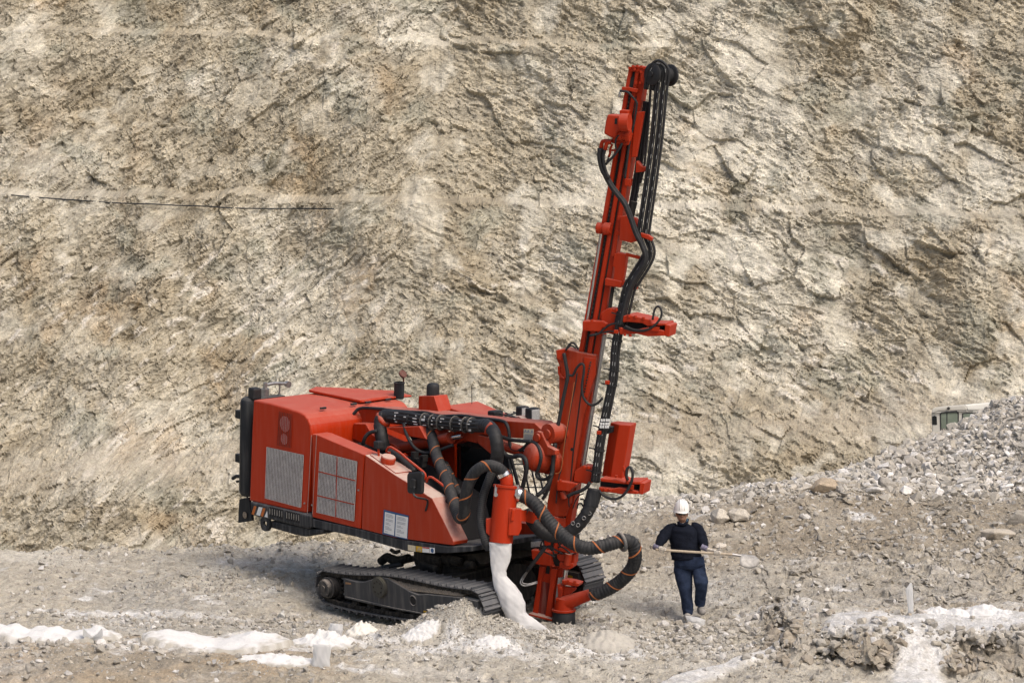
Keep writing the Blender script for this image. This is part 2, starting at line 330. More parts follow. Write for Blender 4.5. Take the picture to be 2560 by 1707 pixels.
# ================================================================== OBJECT MATERIALS
def paint_mat(name, rgb, dust=.45, rough=.38, side=.10, metallic=0.0, dustcol=(.50, .43, .36), bump=.0):
    """paint or steel with quarry dust lying on the faces that look up, and thin run marks on the sides"""
    m, n, l, b = new_mat(name)
    tc = n.new('ShaderNodeTexCoord'); ge = n.new('ShaderNodeNewGeometry'); sx = n.new('ShaderNodeSeparateXYZ')
    l.new(ge.outputs['True Normal'], sx.inputs[0])
    n1 = N(n, 'ShaderNodeTexNoise', Scale=3.5, Detail=6.0, Roughness=0.7); l.new(ge.outputs['Position'], n1.inputs['Vector'])
    mp = n.new('ShaderNodeMapping'); mp.inputs['Scale'].default_value = (14, 14, 1.2); l.new(ge.outputs['Position'], mp.inputs['Vector'])
    n2 = N(n, 'ShaderNodeTexNoise', Scale=1.0, Detail=3.0, Roughness=0.6); l.new(mp.outputs[0], n2.inputs['Vector'])
    up = n.new('ShaderNodeMapRange'); l.new(sx.outputs['Z'], up.inputs['Value'])
    up.inputs['From Min'].default_value = .15; up.inputs['From Max'].default_value = .95; up.inputs['To Min'].default_value = 0; up.inputs['To Max'].default_value = dust
    r1 = n.new('ShaderNodeMapRange'); l.new(n1.outputs['Fac'], r1.inputs['Value']); r1.inputs['From Min'].default_value = .3; r1.inputs['From Max'].default_value = .65; r1.inputs['To Min'].default_value = .55; r1.inputs['To Max'].default_value = 1.15
    m1 = N(n, 'ShaderNodeMath', operation='MULTIPLY'); l.new(up.outputs[0], m1.inputs[0]); l.new(r1.outputs[0], m1.inputs[1])
    r2 = n.new('ShaderNodeMapRange'); l.new(n2.outputs['Fac'], r2.inputs['Value']); r2.inputs['From Min'].default_value = .45; r2.inputs['From Max'].default_value = .75; r2.inputs['To Min'].default_value = 0; r2.inputs['To Max'].default_value = side * 2.2
    ad = N(n, 'ShaderNodeMath', operation='ADD', use_clamp=True); l.new(m1.outputs[0], ad.inputs[0]); l.new(r2.outputs[0], ad.inputs[1])
    mx = N(n, 'ShaderNodeMix', data_type='RGBA'); l.new(ad.outputs[0], mx.inputs['Factor'])
    mx.inputs['A'].default_value = (*rgb, 1); mx.inputs['B'].default_value = (*dustcol, 1)
    l.new(mx.outputs['Result'], b.inputs['Base Color'])
    rr = n.new('ShaderNodeMapRange'); l.new(ad.outputs[0], rr.inputs['Value']); rr.inputs['To Min'].default_value = rough; rr.inputs['To Max'].default_value = .95; rr.inputs['From Max'].default_value = .5
    b.inputs['Specular IOR Level'].default_value = .2; l.new(rr.outputs[0], b.inputs['Roughness']); b.inputs['Metallic'].default_value = metallic
    if bump:
        bp = n.new('ShaderNodeBump'); bp.inputs['Distance'].default_value = bump; bp.inputs['Strength'].default_value = .6
        l.new(n1.outputs['Fac'], bp.inputs['Height']); l.new(bp.outputs[0], b.inputs['Normal'])
    return m
def flat_mat(name, rgb, rough=.6, metallic=0.0, var=.12, scale=30.0, bump=0.0, spec=.4):
    m, n, l, b = new_mat(name)
    ge = n.new('ShaderNodeNewGeometry')
    n1 = N(n, 'ShaderNodeTexNoise', Scale=scale, Detail=4.0, Roughness=0.65); l.new(ge.outputs['Position'], n1.inputs['Vector'])
    mr = n.new('ShaderNodeMapRange'); l.new(n1.outputs['Fac'], mr.inputs['Value']); mr.inputs['From Min'].default_value = .3; mr.inputs['From Max'].default_value = .7
    mr.inputs['To Min'].default_value = 1 - var; mr.inputs['To Max'].default_value = 1 + var
    vm = N(n, 'ShaderNodeVectorMath', operation='SCALE'); vm.inputs[0].default_value = rgb; l.new(mr.outputs[0], vm.inputs['Scale'])
    l.new(vm.outputs[0], b.inputs['Base Color']); b.inputs['Roughness'].default_value = rough; b.inputs['Metallic'].default_value = metallic
    b.inputs['Specular IOR Level'].default_value = spec
    if bump:
        bp = n.new('ShaderNodeBump'); bp.inputs['Distance'].default_value = bump; l.new(n1.outputs['Fac'], bp.inputs['Height']); l.new(bp.outputs[0], b.inputs['Normal'])
    return m
RED = paint_mat('red_paint', (.40, .027, .0035), dust=.22, side=.03, rough=.36, dustcol=(.50, .33, .27))
REDM = paint_mat('red_mast_paint', (.37, .025, .0035), dust=.16, side=.015, rough=.5, dustcol=(.50, .36, .30))
REDD = paint_mat('dusty_red_paint', (.36, .031, .007), dust=.95, side=.03, rough=.5, dustcol=(.52, .40, .34))
BOOMR = paint_mat('worn_red_boom_paint', (.33, .030, .007), dust=.42, side=.04, rough=.5, dustcol=(.46, .30, .25))
BLACK = paint_mat('black_steel', (.016, .018, .021), dust=.22, side=.05, rough=.5, dustcol=(.30, .29, .27))
DECK = paint_mat('dusty_black_steel', (.022, .024, .027), dust=.35, side=.16, rough=.6, dustcol=(.27, .26, .25))
UNDER = paint_mat('greasy_undercarriage', (.017, .016, .015), dust=.30, side=.10, rough=.75, dustcol=(.22, .19, .155))
TRACKF = paint_mat('worn_track_frame', (.055, .056, .058), dust=1.0, side=.10, rough=.65, dustcol=(.36, .325, .28), bump=.004)
SHOE = paint_mat('polished_track_steel', (.10, .104, .115), dust=.28, side=.08, rough=.42, metallic=.5, dustcol=(.33, .315, .29))
RUBBER = flat_mat('black_rubber', (.017, .017, .018), rough=.62, var=.35, scale=9)
HOSE = paint_mat('dusty_corrugated_rubber', (.017, .018, .020), dust=.12, side=.05, rough=.6, dustcol=(.28, .265, .25))
ORANGE = flat_mat('orange_spiral_stripe', (.36, .115, .035), rough=.7)
CHROME = flat_mat('chromed_steel', (.62, .62, .62), rough=.22, metallic=1.0, var=.1, scale=8)
STEEL = flat_mat('bare_steel', (.36, .35, .34), rough=.4, metallic=.8, var=.2, scale=20)
WIRE = flat_mat('dusty_wire_mesh', (.58, .54, .51), rough=.7, var=.2, scale=9)
WHITE = flat_mat('white_label', (.72, .72, .70), rough=.6, var=.05)
INK = flat_mat('grey_print', (.30, .31, .33), rough=.7)
BLUE = flat_mat('blue_frame', (.018, .075, .19), rough=.5)
YELLOW = flat_mat('yellow_label', (.55, .33, .02), rough=.5)
CREAM = flat_mat('cream_label', (.60, .52, .36), rough=.6)
ORLAB = flat_mat('orange_reflector', (.46, .12, .02), rough=.5)
LENS = flat_mat('lamp_lens', (.42, .42, .41), rough=.15, var=.25, scale=40)
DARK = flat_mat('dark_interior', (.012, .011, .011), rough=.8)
DIRT = rock_mat('packed_dirt', fine=30, amt=.3, bump=.02)
GLASSD = flat_mat('dark_window_glass', (.012, .014, .015), rough=.08, var=.2, scale=3, spec=.6)
DIRTC = flat_mat('dirt_on_frame', (.30, .245, .185), rough=.95, var=.4, scale=40, bump=.02, spec=.1)

# ================================================================== MESH BUILDER
_wl = {}
class MB:
    def __init__(s): s.v = []; s.f = []; s.pc = []
    def add(s, vs, fs):
        k = len(s.v); s.pc.append((k, len(s.f))); s.v += [tuple(p) for p in vs]; s.f += [tuple(i + k for i in f) for f in fs]; return s
    def slab(s, pts, vec):
        pts = [Vector(p) for p in pts]; n = len(pts); vec = Vector(vec)
        nn = Vector((0, 0, 0))
        for i in range(n): nn += (pts[i] - pts[0]).cross(pts[(i + 1) % n] - pts[0])
        if nn.dot(vec) > 0: pts = pts[::-1]
        return s.add(pts + [p + vec for p in pts], [tuple(range(n)), tuple(range(2 * n - 1, n - 1, -1))] + [(i, i + n, (i + 1) % n + n, (i + 1) % n)[::1] for i in range(n)])
    def box(s, c, ax, dims):
        c = Vector(c); a, b, d = [Vector(x) * (k / 2) for x, k in zip(ax, dims)]
        vs = [c + a * i + b * j + d * k for i in (-1, 1) for j in (-1, 1) for k in (-1, 1)]
        return s.add(vs, [(0, 1, 3, 2), (4, 6, 7, 5), (0, 4, 5, 1), (2, 3, 7, 6), (0, 2, 6, 4), (1, 5, 7, 3)])
    def rings(s, rings, cap=True, closed=False):
        n = len(rings[0]); m = len(rings); vs = [p for r in rings for p in r]; fs = []
        for i in range(m if closed else m - 1):
            for j in range(n):
                a = i * n + j; b = i * n + (j + 1) % n; i2 = (i + 1) % m
                fs.append((a, b, i2 * n + (j + 1) % n, i2 * n + j))
        if cap and not closed: fs += [tuple(range(n - 1, -1, -1)), tuple(range((m - 1) * n, m * n))]
        return s.add(vs, fs)
    def cyl(s, p0, p1, r0, r1=None, seg=20, prof=None):
        """straight lathe from p0 to p1; prof: [(fraction, radius factor)]"""
        p0 = Vector(p0); p1 = Vector(p1); d = (p1 - p0); a = d.normalized(); u = a.orthogonal().normalized(); w_ = a.cross(u)
        r1 = r0 if r1 is None else r1
        prof = prof or [(0, 1), (1, 1)]
        rg = []
        for f, k in prof:
            r = (r0 + (r1 - r0) * f) * k
            rg.append([p0 + d * f + (u * math.cos(t) + w_ * math.sin(t)) * r for t in [2 * math.pi * i / seg for i in range(seg)]])
        return s.rings(rg)
    def tube(s, pts, r, seg=10, corr=0, pitch=.045, step=.03, rfun=None):
        P = spline(pts, step if not corr else pitch / 4)
        fr = frames(P); rg = []; L = 0
        for i, (p, (t, u, v)) in enumerate(zip(P, fr)):
            if i: L += (P[i] - P[i - 1]).length
            rr = r * (1 + corr * math.sin(2 * math.pi * L / pitch)); rr = rr * (rfun(i / (len(P) - 1)) if rfun else 1)
            rg.append([p + (u * math.cos(a) + v * math.sin(a)) * rr for a in [2 * math.pi * k / seg for k in range(seg)]])
        return s.rings(rg)
    def helix(s, pts, r, wdt, turn, seg=22):
        P = spline(pts, .012); fr = frames(P); L = [0]
        for i in range(1, len(P)): L.append(L[-1] + (P[i] - P[i - 1]).length)
        def at(x, ang):
            x = min(max(x, 0), L[-1] - 1e-4); i = int(np.searchsorted(L, x, side='right')) - 1; i = min(max(i, 0), len(P) - 2)
            f = (x - L[i]) / max(L[i + 1] - L[i], 1e-6); t, u, v = fr[i]
            return P[i].lerp(P[i + 1], f) + (u * math.cos(ang) + v * math.sin(ang)) * r
        n = int(L[-1] / turn * seg); rg = []
        for k in range(n):
            x = k * turn / seg; a = 2 * math.pi * k / seg
            rg.append([at(x, a), at(x + wdt, a)])
        vs = [p for q in rg for p in q]
        return s.add(vs, [(2 * i, 2 * i + 1, 2 * i + 3, 2 * i + 2) for i in range(n - 1)])
    def build(s, name, mat, parent=None, bevel=0, smooth=False, seg=2, solid=0, label=None, each=False):
        if each:                                   # every piece an object of its own
            pc = s.pc + [(len(s.v), len(s.f))]; o = None
            for (v0, f0), (v1, f1) in zip(pc[:-1], pc[1:]):
                q = MB(); q.add(s.v[v0:v1], [tuple(i - v0 for i in f) for f in s.f[f0:f1]]); o = q.build(name, mat, parent, bevel, smooth, seg, solid, label)
            return o
        v = np.array(s.v, np.float64); c = Vector((v.min(0) + v.max(0)) / 2)
        me = bpy.data.meshes.new(name); me.from_pydata([tuple(Vector(p) - c) for p in s.v], [], s.f); me.materials.append(mat)
        bm = bmesh.new(); bm.from_mesh(me); bmesh.ops.recalc_face_normals(bm, faces=bm.faces); bm.to_mesh(me); bm.free()
        o = bpy.data.objects.new(name, me); C.objects.link(o); o.location = c
        if smooth:
            for p in me.polygons: p.use_smooth = True
            if smooth != 'all': me.set_sharp_from_angle(angle=R(40))
        if solid:
            md = o.modifiers.new('thick', 'SOLIDIFY'); md.thickness = solid; md.offset = 0
        if bevel:
            md = o.modifiers.new('edges', 'BEVEL'); md.width = bevel; md.segments = seg; md.limit_method = 'ANGLE'; md.angle_limit = R(35)
        if parent is not None:
            o.parent = parent; o.matrix_parent_inverse = Matrix.Translation(-_wl[parent.name])
        _wl[o.name] = Vector(c)
        if label: o['label'] = label
        return o
def empty(name, loc):
    o = bpy.data.objects.new(name, None); C.objects.link(o); o.location = loc; o.empty_display_size = .3; _wl[o.name] = Vector(loc); return o
def spline(pts, step):
    pts = [Vector(p) for p in pts]; out = []
    if len(pts) == 2:
        n = max(1, int((pts[1] - pts[0]).length / step)); return [pts[0].lerp(pts[1], i / n) for i in range(n + 1)]
    ext = [pts[0] * 2 - pts[1]] + pts + [pts[-1] * 2 - pts[-2]]
    for i in range(1, len(ext) - 2):
        p0, p1, p2, p3 = ext[i - 1:i + 3]; n = max(2, int((p2 - p1).length / step))
        for k in range(n):
            t = k / n
            out.append(.5 * ((2 * p1) + (p2 - p0) * t + (2 * p0 - 5 * p1 + 4 * p2 - p3) * t * t + (3 * p1 - p0 - 3 * p2 + p3) * t ** 3))
    out.append(pts[-1]); return out
def frames(P):
    fr = []; u = None
    for i in range(len(P)):
        t = (P[min(i + 1, len(P) - 1)] - P[max(i - 1, 0)]); t = t.normalized() if t.length > 1e-9 else Vector((0, 0, 1))
        u = t.orthogonal().normalized() if u is None else (u - t * u.dot(t)).normalized()
        fr.append((t, u, t.cross(u)))
    return fr
def Q(Z, *xy):
    """zoomed-view coordinates of the photograph -> photograph pixels"""
    return [(Z[0] + x / Z[2], Z[1] + y / Z[2]) for x, y in xy]
Z1 = (560, 920, 3.409); Z2 = (760, 1360, 2.94); Z3 = (860, 920, 3.409); Z4 = (1120, 1120, 3.267); Z5 = (1360, 740, 3.016)
Z6 = (1420, 420, 3.564); Z7 = (1460, 140, 4.9); Z8 = (1600, 1220, 4.357)
T1 = (780, 1380, 7.84); T2 = (1000, 1380, 7.84); T3 = (1240, 1360, 7.84); T4 = (1350, 1120, 7.84); T5 = (1080, 1000, 6.533); T6 = (560, 1180, 7.84)
VERT = Vector((0, 0, 1))

# ================================================================== DRILL RIG
TH = R(48); DN = R(3)
Fh = Vector((math.cos(TH), -math.sin(TH), 0)); Sh = Vector((math.sin(TH), math.cos(TH), 0))
Fu = (Fh * math.cos(DN) - VERT * math.sin(DN)); Su = Sh; Uu = Fu.cross(Su)          # upper carriage: forward, across (away), up
P_N = unp(625, 1250, 46.6)                                                            # on its near side
rig = empty('drill_rig', unp(1050, 1540, 44.2))
tag(rig, 'red tracked drill rig with a tall leaning mast, black hoses and a grilled engine hood', 'drill rig')
def U_(Z, pts, s=0.0):
    return [on_plane(x, y, P_N + Su * s, Su) for x, y in Q(Z, *pts)]
def uslab(mb, Z, pts, s, depth):
    return mb.slab(U_(Z, pts, s), Su * depth)

# ---- engine hood
hood_pts = [(215, 1130), (238, 500), (250, 270), (400, 300), (560, 345), (640, 372), (682, 395), (712, 430), (735, 485), (742, 545), (733, 780), (722, 1000), (695, 1235), (440, 1180)]
mb = MB(); uslab(mb, Z1, hood_pts, 0, 2.08)
hood = mb.build('engine_hood', RED, rig, bevel=.03, smooth=True, seg=3)
TOPP = U_(Z1, [(400, 302)], 0)[0]
def top_(Z, pts, up=0.0):
    return [on_plane(x, y, TOPP + Uu * up, Uu) for x, y in Q(Z, *pts)]
mb = MB(); mb.slab(top_(Z1, [(722, 206), (1160, 296), (1400, 262), (1180, 196), (780, 180)], .012), Uu * .045)
mb.build('hood_lid', RED, hood, bevel=.01)
mb = MB(); mb.slab(top_(Z1, [(1172, 296), (1415, 262), (1600, 246), (1440, 204), (1190, 195)], .012), Uu * .03)
mb.build('hood_lid', RED, hood, bevel=.01)
mb = MB()
for x, y in [(845, 340), (1105, 306), (1228, 291), (1400, 266)]:
    c = top_(Z1, [(x, y)], .02)[0]; mb.box(c, (Su, Fu, Uu), (.11, .035, .03))
mb.build('hood_hinge', BLACK, hood, each=True)
e0 = top_(Z1, [(1490, 258)], 0)[0]
mb = MB(); mb.cyl(e0, e0 + Uu * .27, .085, seg=24, prof=[(0, 1), (.93, 1), (.95, 1.1), (1, 1.1), (1, .9), (.6, .86)])
ex = mb.build('exhaust_pipe', BLACK, rig, smooth=True)
mb = MB(); c = e0 + Uu * .40 + Su * .07; mb.cyl(c - Fu * .012 - Uu * .01, c + Fu * .012 + Uu * .01, .07, seg=20); mb.cyl(e0 + Uu * .24 + Su * .1, c, .014)
mb.build('rain_cap', paint_mat('rusty_cap', (.10, .03, .02), dust=.1), ex, smooth=True)
# small warning tower
a = U_(Z3, [(635, 238), (765, 238), (808, 372), (632, 372)], 1.25)
mb = MB(); mb.slab(a, Su * .28); tw = mb.build('lamp_tower', RED, rig, bevel=.008)
c = (a[0] + a[1]) * .5 + Su * .14
mb = MB(); mb.cyl(c, c + Uu * .19, .105, .10, seg=24, prof=[(0, 1), (.7, 1), (.88, .93), (1, .7)]); mb.build('air_cap', RUBBER, tw, smooth=True)

CORE = flat_mat('dusty_radiator', (.055, .045, .04), rough=.9, var=.4, scale=6)
# ---- hood openings: fine wire screens over dark radiators
def screen(Z, quad, s, nx, ny, parent, rad=.0042, frame_mat=None, name='wire_screen'):
    q = [Vector(p) for p in U_(Z, quad, s)]
    mbk = MB(); mbk.slab([p - Su * .004 for p in q], Su * .003)
    back = mbk.build('radiator_core', CORE, parent)
    mbw = MB()
    for i in range(nx + 1):
        f = i / nx; a_ = q[0].lerp(q[1], f); b_ = q[3].lerp(q[2], f); c_ = (a_ + b_) / 2 - Su * .012
        mbw.box(c_, ((q[1] - q[0]).normalized(), (b_ - a_).normalized(), Su), (rad * 2.2, (b_ - a_).length, rad))
    for j in range(ny + 1):
        f = j / ny; a_ = q[0].lerp(q[3], f); b_ = q[1].lerp(q[2], f); c_ = (a_ + b_) / 2 - Su * .016
        mbw.box(c_, ((b_ - a_).normalized(), (q[3] - q[0]).normalized(), Su), ((b_ - a_).length, rad * 1.7, rad))
    mbw.build(name, WIRE if frame_mat is None else frame_mat, parent)
    return q
screen(Z1, [(370, 672), (683, 740), (660, 1185), (355, 1105)], 0, 24, 46, hood, rad=.0036)
qt = screen(Z1, [(470, 368), (583, 392), (572, 678), (455, 655)], 0, 8, 30, hood, rad=.004, frame_mat=RED, name='lamp_screen')
mb = MB()
for f in (.33, .78):
    c = (qt[0].lerp(qt[3], f) + qt[1].lerp(qt[2], f)) / 2 - Su * .006; mb.cyl(c, c - Su * .003, .13 if f < .5 else .09, seg=24)
mb.build('tail_lamp', LENS, hood, each=True)
mb = MB()
for x, y in [(690, 1150), (755, 1165), (1150, 1038)]:
    c = U_(Z1, [(x, y)])[0]; mb.cyl(c, c - Su * .02, .014, seg=10)
mb.build('latch', STEEL, hood, each=True)

# ---- side compartment and sloping nose
mb = MB(); uslab(mb, Z1, [(752, 560), (795, 568), (1198, 738), (1183, 900), (1161, 1368), (752, 1268)], .004, .30)
side = mb.build('side_compartment', RED, rig, bevel=.012)
q2 = screen(Z1, [(822, 715), (1138, 795), (1112, 1300), (795, 1225)], 0, 25, 50, side, rad=.0036)
mb = MB()
for f in (.5,):
    a_ = q2[0].lerp(q2[1], f); b_ = q2[3].lerp(q2[2], f); mb.box((a_ + b_) / 2 - Su * .020, (Fu, Uu, Su), (.012, (a_ - b_).length, .006))
for f in (.32, .72):
    a_ = q2[0].lerp(q2[3], f); b_ = q2[1].lerp(q2[2], f); mb.box((a_ + b_) / 2 - Su * .020, ((b_ - a_).normalized(), Uu, Su), ((a_ - b_).length, .016, .006))
mb.build('screen_rib', REDD, side, each=True)
mb = MB()
for xs in ((738, 745), (786, 790)):
    a_, b_ = U_(Z1, [(xs[1], 570), (xs[0] - 28 if xs[0] < 760 else xs[0] - 32, 1240)], -.004); mb.box((a_ + b_) / 2, ((b_ - a_).normalized(), Fu, Su), ((b_ - a_).length, .009, .008))
mb.build('door_seam', paint_mat('dusty_seam', (.35, .2, .17), dust=.3), side, each=True)
nose_pts = [(180, 737), (430, 905), (560, 985), (750, 1108), (858, 1320), (935, 1478), (930, 1508), (700, 1480), (420, 1440), (150, 1370), (158, 1100)]
mb = MB(); uslab(mb, Z3, nose_pts, .004, .29)
nose = mb.build('nose_compartment', REDD, rig, bevel=.012)
mb = MB(); q = U_(Z3, [(215, 728), (415, 870), (575, 868), (370, 728)], .004); 
# filler panel, cap and lamp on the sloping top
def slope(x, y, up=0):
    P0 = U_(Z3, [(180, 737), (430, 905)], .004); nn = (P0[1] - P0[0]).normalized().cross(Su).normalized(); nn = nn if nn.z > 0 else -nn
    return on_plane(*Q(Z3, (x, y))[0], P0[0] + nn * up, nn), nn
pp = [slope(*p)[0] for p in [(222, 742), (300, 728), (600, 880), (440, 900)]]; nn = slope(0, 0)[1]
mb = MB(); mb.slab(pp, nn * .016); mb.build('filler_plate', REDD, nose, bevel=.004)
c = slope(372, 800, .02)[0]; mb = MB(); mb.cyl(c, c + nn * .10, .115, seg=26, prof=[(0, 1), (.85, 1), (1, .9)]); mb.build('filler_cap', REDD, nose, smooth=True)
c = slope(388, 740, .02)[0]; mb = MB(); mb.cyl(c, c + VERT * .06, .05, seg=16); mb.build('filler_cap', REDD, nose, smooth=True)
c = slope(295, 755, 0)[0]; mb = MB(); mb.cyl(c, c + VERT * .14, .018); mb.build('lamp_stalk', RED, nose)
mb = MB(); mb.box(c + VERT * .19, (Fh, Sh, VERT), (.12, .12, .12)); mb.build('work_lamp', RUBBER, nose, bevel=.02)
# notice boards
def usheet(Z, pts, s, th, name, mat, parent):
    mb = MB(); mb.slab(U_(Z, pts, s), -Su * th); return mb.build(name, mat, parent)
brd = usheet(Z3, [(342, 1205), (552, 1256), (541, 1460), (330, 1412)], -.001, .008, 'notice_board', BLUE, nose)
for quad in ([(351, 1224), (436, 1246), (427, 1424), (341, 1400)], [(446, 1248), (546, 1270), (536, 1450), (437, 1428)]):
    usheet(Z3, quad, -.011, .004, 'notice_sheet', WHITE, brd)
    q = U_(Z3, quad, -.017); mb = MB(); random.seed(5)
    for j in range(15):
        f = .08 + j * .06
        if random.random() < .15: continue
        g1 = .3 + .55 * random.random()
        a_ = q[0].lerp(q[3], f).lerp(q[1].lerp(q[2], f), .1); b_ = q[0].lerp(q[3], f).lerp(q[1].lerp(q[2], f), g1)
        mb.box((a_ + b_) / 2, ((b_ - a_).normalized(), Uu, Su), ((b_ - a_).length, .007, .002))
    mb.build('notice_print', INK, brd)
# mirror
mq = U_(Z3, [(548, 890), (655, 882), (668, 905), (662, 1062), (650, 1075), (548, 1068), (535, 1050), (533, 910)], -.32)
mb = MB(); mb.slab(mq, Su * .06); mir = mb.build('mirror', RUBBER, nose, bevel=.02, seg=3)
cc = sum(mq, Vector()) / len(mq)
mb = MB(); mb.box(cc - Su * .02, (Fu, Uu, Su), (.09, .14, .05)); mb.build('mirror_mount', RUBBER, mir, bevel=.015)
mb = MB(); a_ = U_(Z3, [(600, 1010), (592, 1070), (620, 1100)], -.36) + U_(Z3, [(700, 1118)], -.1) + U_(Z3, [(712, 1150), (695, 1215)], -.02); mb.tube(a_, .016); mb.build('mirror_arm', BLACK, mir, smooth='all')
# handrails
mb = MB(); mb.tube(U_(Z3, [(362, 712), (368, 690), (395, 672), (470, 715), (560, 790), (660, 870), (692, 905), (695, 935), (682, 955)], .30), .019); mb.build('handrail', RED, rig, smooth='all')
mb = MB(); mb.tube(U_(Z3, [(704, 970), (718, 935), (745, 928), (815, 975), (885, 1035), (908, 1070), (930, 1180), (960, 1300), (985, 1420), (975, 1462), (940, 1478), (860, 1480), (785, 1475), (765, 1462)], .30), .019)
mb.tube(U_(Z3, [(885, 1252), (935, 1248)], .30), .015); mb.build('handrail', RED, rig, smooth='all')

# ---- deck, rear bumper, counterweight
mb = MB(); uslab(mb, Z1, [(740, 1282), (1130, 1368), (1480, 1455), (1900, 1518), (2110, 1518), (2112, 1560), (1900, 1575), (1560, 1560), (1125, 1435), (740, 1350)], .01, 2.05)
deck = mb.build('deck_frame', DECK, rig, bevel=.01)
mb = MB(); uslab(mb, Z1, [(215, 1133), (440, 1183), (740, 1252), (740, 1365), (700, 1368), (380, 1290), (262, 1262), (228, 1225)], -.03, 2.1)
bump_ = mb.build('rear_bumper', DECK, rig, bevel=.04, seg=3)
mb = MB(); mbo = MB()
for k, (x, wdt) in enumerate([(235, 20), (275, 32), (312, 20)]):
    (mb if k == 1 else mbo).slab(U_(Z1, [(x + 22, 1172 + (x - 235) * .22), (x + 22 + wdt, 1178 + (x - 235) * .22), (x + wdt, 1250 + (x - 235) * .2), (x, 1240 + (x - 235) * .2)], -.032), -Su * .003)
mb.slab(U_(Z1, [(368, 1215), (372, 1272), (345, 1265)], -.032), -Su * .003)
mb.build('reflector_stripe', WHITE, bump_, each=True); mbo.build('reflector_stripe', ORLAB, bump_, each=True)
mb = MB(); mbb = MB()
for k in range(13):
    if k in (6,): continue
    x = 388 + k * 20.5
    y = 1178 + k * 4.8
    mbb.slab(U_(Z1, [(x, y), (x + 13, y + 3), (x + 12, y + 85), (x, y + 82)], -.031), -Su * .003)
    mb.slab(U_(Z1, [(x + 1, y + 14), (x + 6, y + 15), (x + 6, y + 66), (x + 1, y + 64)], -.036), -Su * .003)
mbb.build('bumper_slot', DARK, bump_, each=True); mb.build('slot_edge', STEEL, bump_, each=True)
mb = MB(); uslab(mb, Z1, [(385, 1300), (740, 1372), (850, 1370), (850, 1402), (690, 1436), (600, 1420), (385, 1358)], .05, 1.9); mb.build('counterweight', DECK, rig, bevel=.03)
c = U_(Z1, [(348, 1325)], 0)[0]
mb = MB(); n_ = 28; ro, ri = .125, .05
for k in range(n_):
    a0, a1 = 2 * math.pi * k / n_, 2 * math.pi * (k + 1) / n_
    f = lambda a, r: c + (Fu * math.cos(a) + Uu * math.sin(a)) * r
    mb.slab([f(a0, ri), f(a0, ro), f(a1, ro), f(a1, ri)], Su * .05)
mb.build('lifting_eye', DECK, rig)
mb = MB(); mb.slab(U_(Z1, [(128, 1115), (210, 1100), (240, 1300), (118, 1318)], .28), Su * .05); rp = mb.build('rear_bracket', BLACK, rig, bevel=.01)
mb = MB(); c = U_(Z1, [(180, 1250)], .27)[0]; mb.cyl(c, c - Su * .01, .055, seg=18); mb.build('bracket_hole', DIRTC, rp)
# deck decals
for quad, mt, nm in (([(765, 2), (820, 12), (820, 54), (765, 42)], CREAM, 'cream_label'), ([(825, 12), (868, 17), (868, 58), (825, 52)], YELLOW, 'warning_label'),
                     ([(871, 17), (922, 23), (922, 62), (871, 58)], WHITE, 'notice_label'), ([(925, 23), (961, 27), (961, 66), (925, 63)], WHITE, 'notice_label')):
    usheet(Z2, quad, .004, .004, nm, mt, deck)
q = Q(Z2, (846, 22), (861, 48), (832, 45))
for (pts, mt, nm) in (([(847, 20), (862, 50), (831, 46)], INK, 'warning_triangle'), ([(872, 18), (921, 24), (921, 33), (872, 27)], flat_mat('red_label', (.4, .03, .02)), 'label_header')):
    usheet(Z2, pts, -.001, .003, nm, mt, deck)
usheet(Z2, [(847, 28), (855, 45), (839, 43)], -.005, .002, 'warning_triangle', YELLOW, deck)
c = U_(Z2, [(943, 45)], -.001)[0]; mb = MB(); mb.cyl(c, c - Su * .003, .034, seg=20); mb.build('blue_disc', BLUE, deck)

# ---- rear air tank and its fittings
t0 = U_(Z1, [(214, 1085)], .16)[0] - Fu * .02; t1 = U_(Z1, [(226, 245)], .16)[0] - Fu * .02
mb = MB(); mb.cyl(t0, t1, .155, seg=28, prof=[(0, .75), (.03, .95), (.06, 1), (.93, 1), (.97, .93), (.99, .75), (1, .4)]); tank = mb.build('air_tank', BLACK, rig, smooth=True)
for y in (400, 775):
    a_ = U_(Z1, [(118, y), (240, y + 5)], .2); mb = MB(); mb.box((a_[0] + a_[1]) / 2, (Fu, Uu, Su), ((a_[1] - a_[0]).length, .14, .12)); mb.build('tank_strap', BLACK, tank, bevel=.01)
mb = MB(); mb.tube(U_(Z1, [(75, 940), (110, 920), (160, 930), (205, 945)], .15), .03); mb.tube(U_(Z1, [(110, 965), (160, 962), (205, 960)], .15), .022); mb.tube(U_(Z1, [(205, 985), (155, 990), (150, 1020), (180, 1060), (200, 1100)], .15), .018); mb.build('tank_valve', RUBBER, tank, smooth='all')
c = U_(Z1, [(262, 215)], .18)[0]; mb = MB(); mb.box(c, (Fu, Su, Uu), (.17, .17, .19)); mb.build('rear_lamp', RUBBER, tank, bevel=.03, seg=3)
b0 = U_(Z1, [(350, 245)], .75)[0]
mb = MB(); mb.cyl(b0, b0 + Uu * .14, .07, seg=16); mb.cyl(b0 + Uu * .14, b0 + Uu * .24, .035); mb.tube([b0 + Uu * .2, b0 + Uu * .21 + Su * .2, b0 + Uu * .18 + Su * .45], .028)
c = b0 + Uu * .17 + Su * .47; mb.cyl(c - Fu * .03 + Su * 0, c + Fu * .03, .055, seg=18); mb.cyl(b0 + Su * .3, b0 + Su * .3 + Uu * .2, .015); mb.build('pressure_gauge', STEEL, tank, smooth=True)
mb = MB(); mb.box(b0 + Su * .1 - Uu * .03, (Fu, Su, Uu), (.18, .5, .06)); mb.build('gauge_base', BLACK, tank)

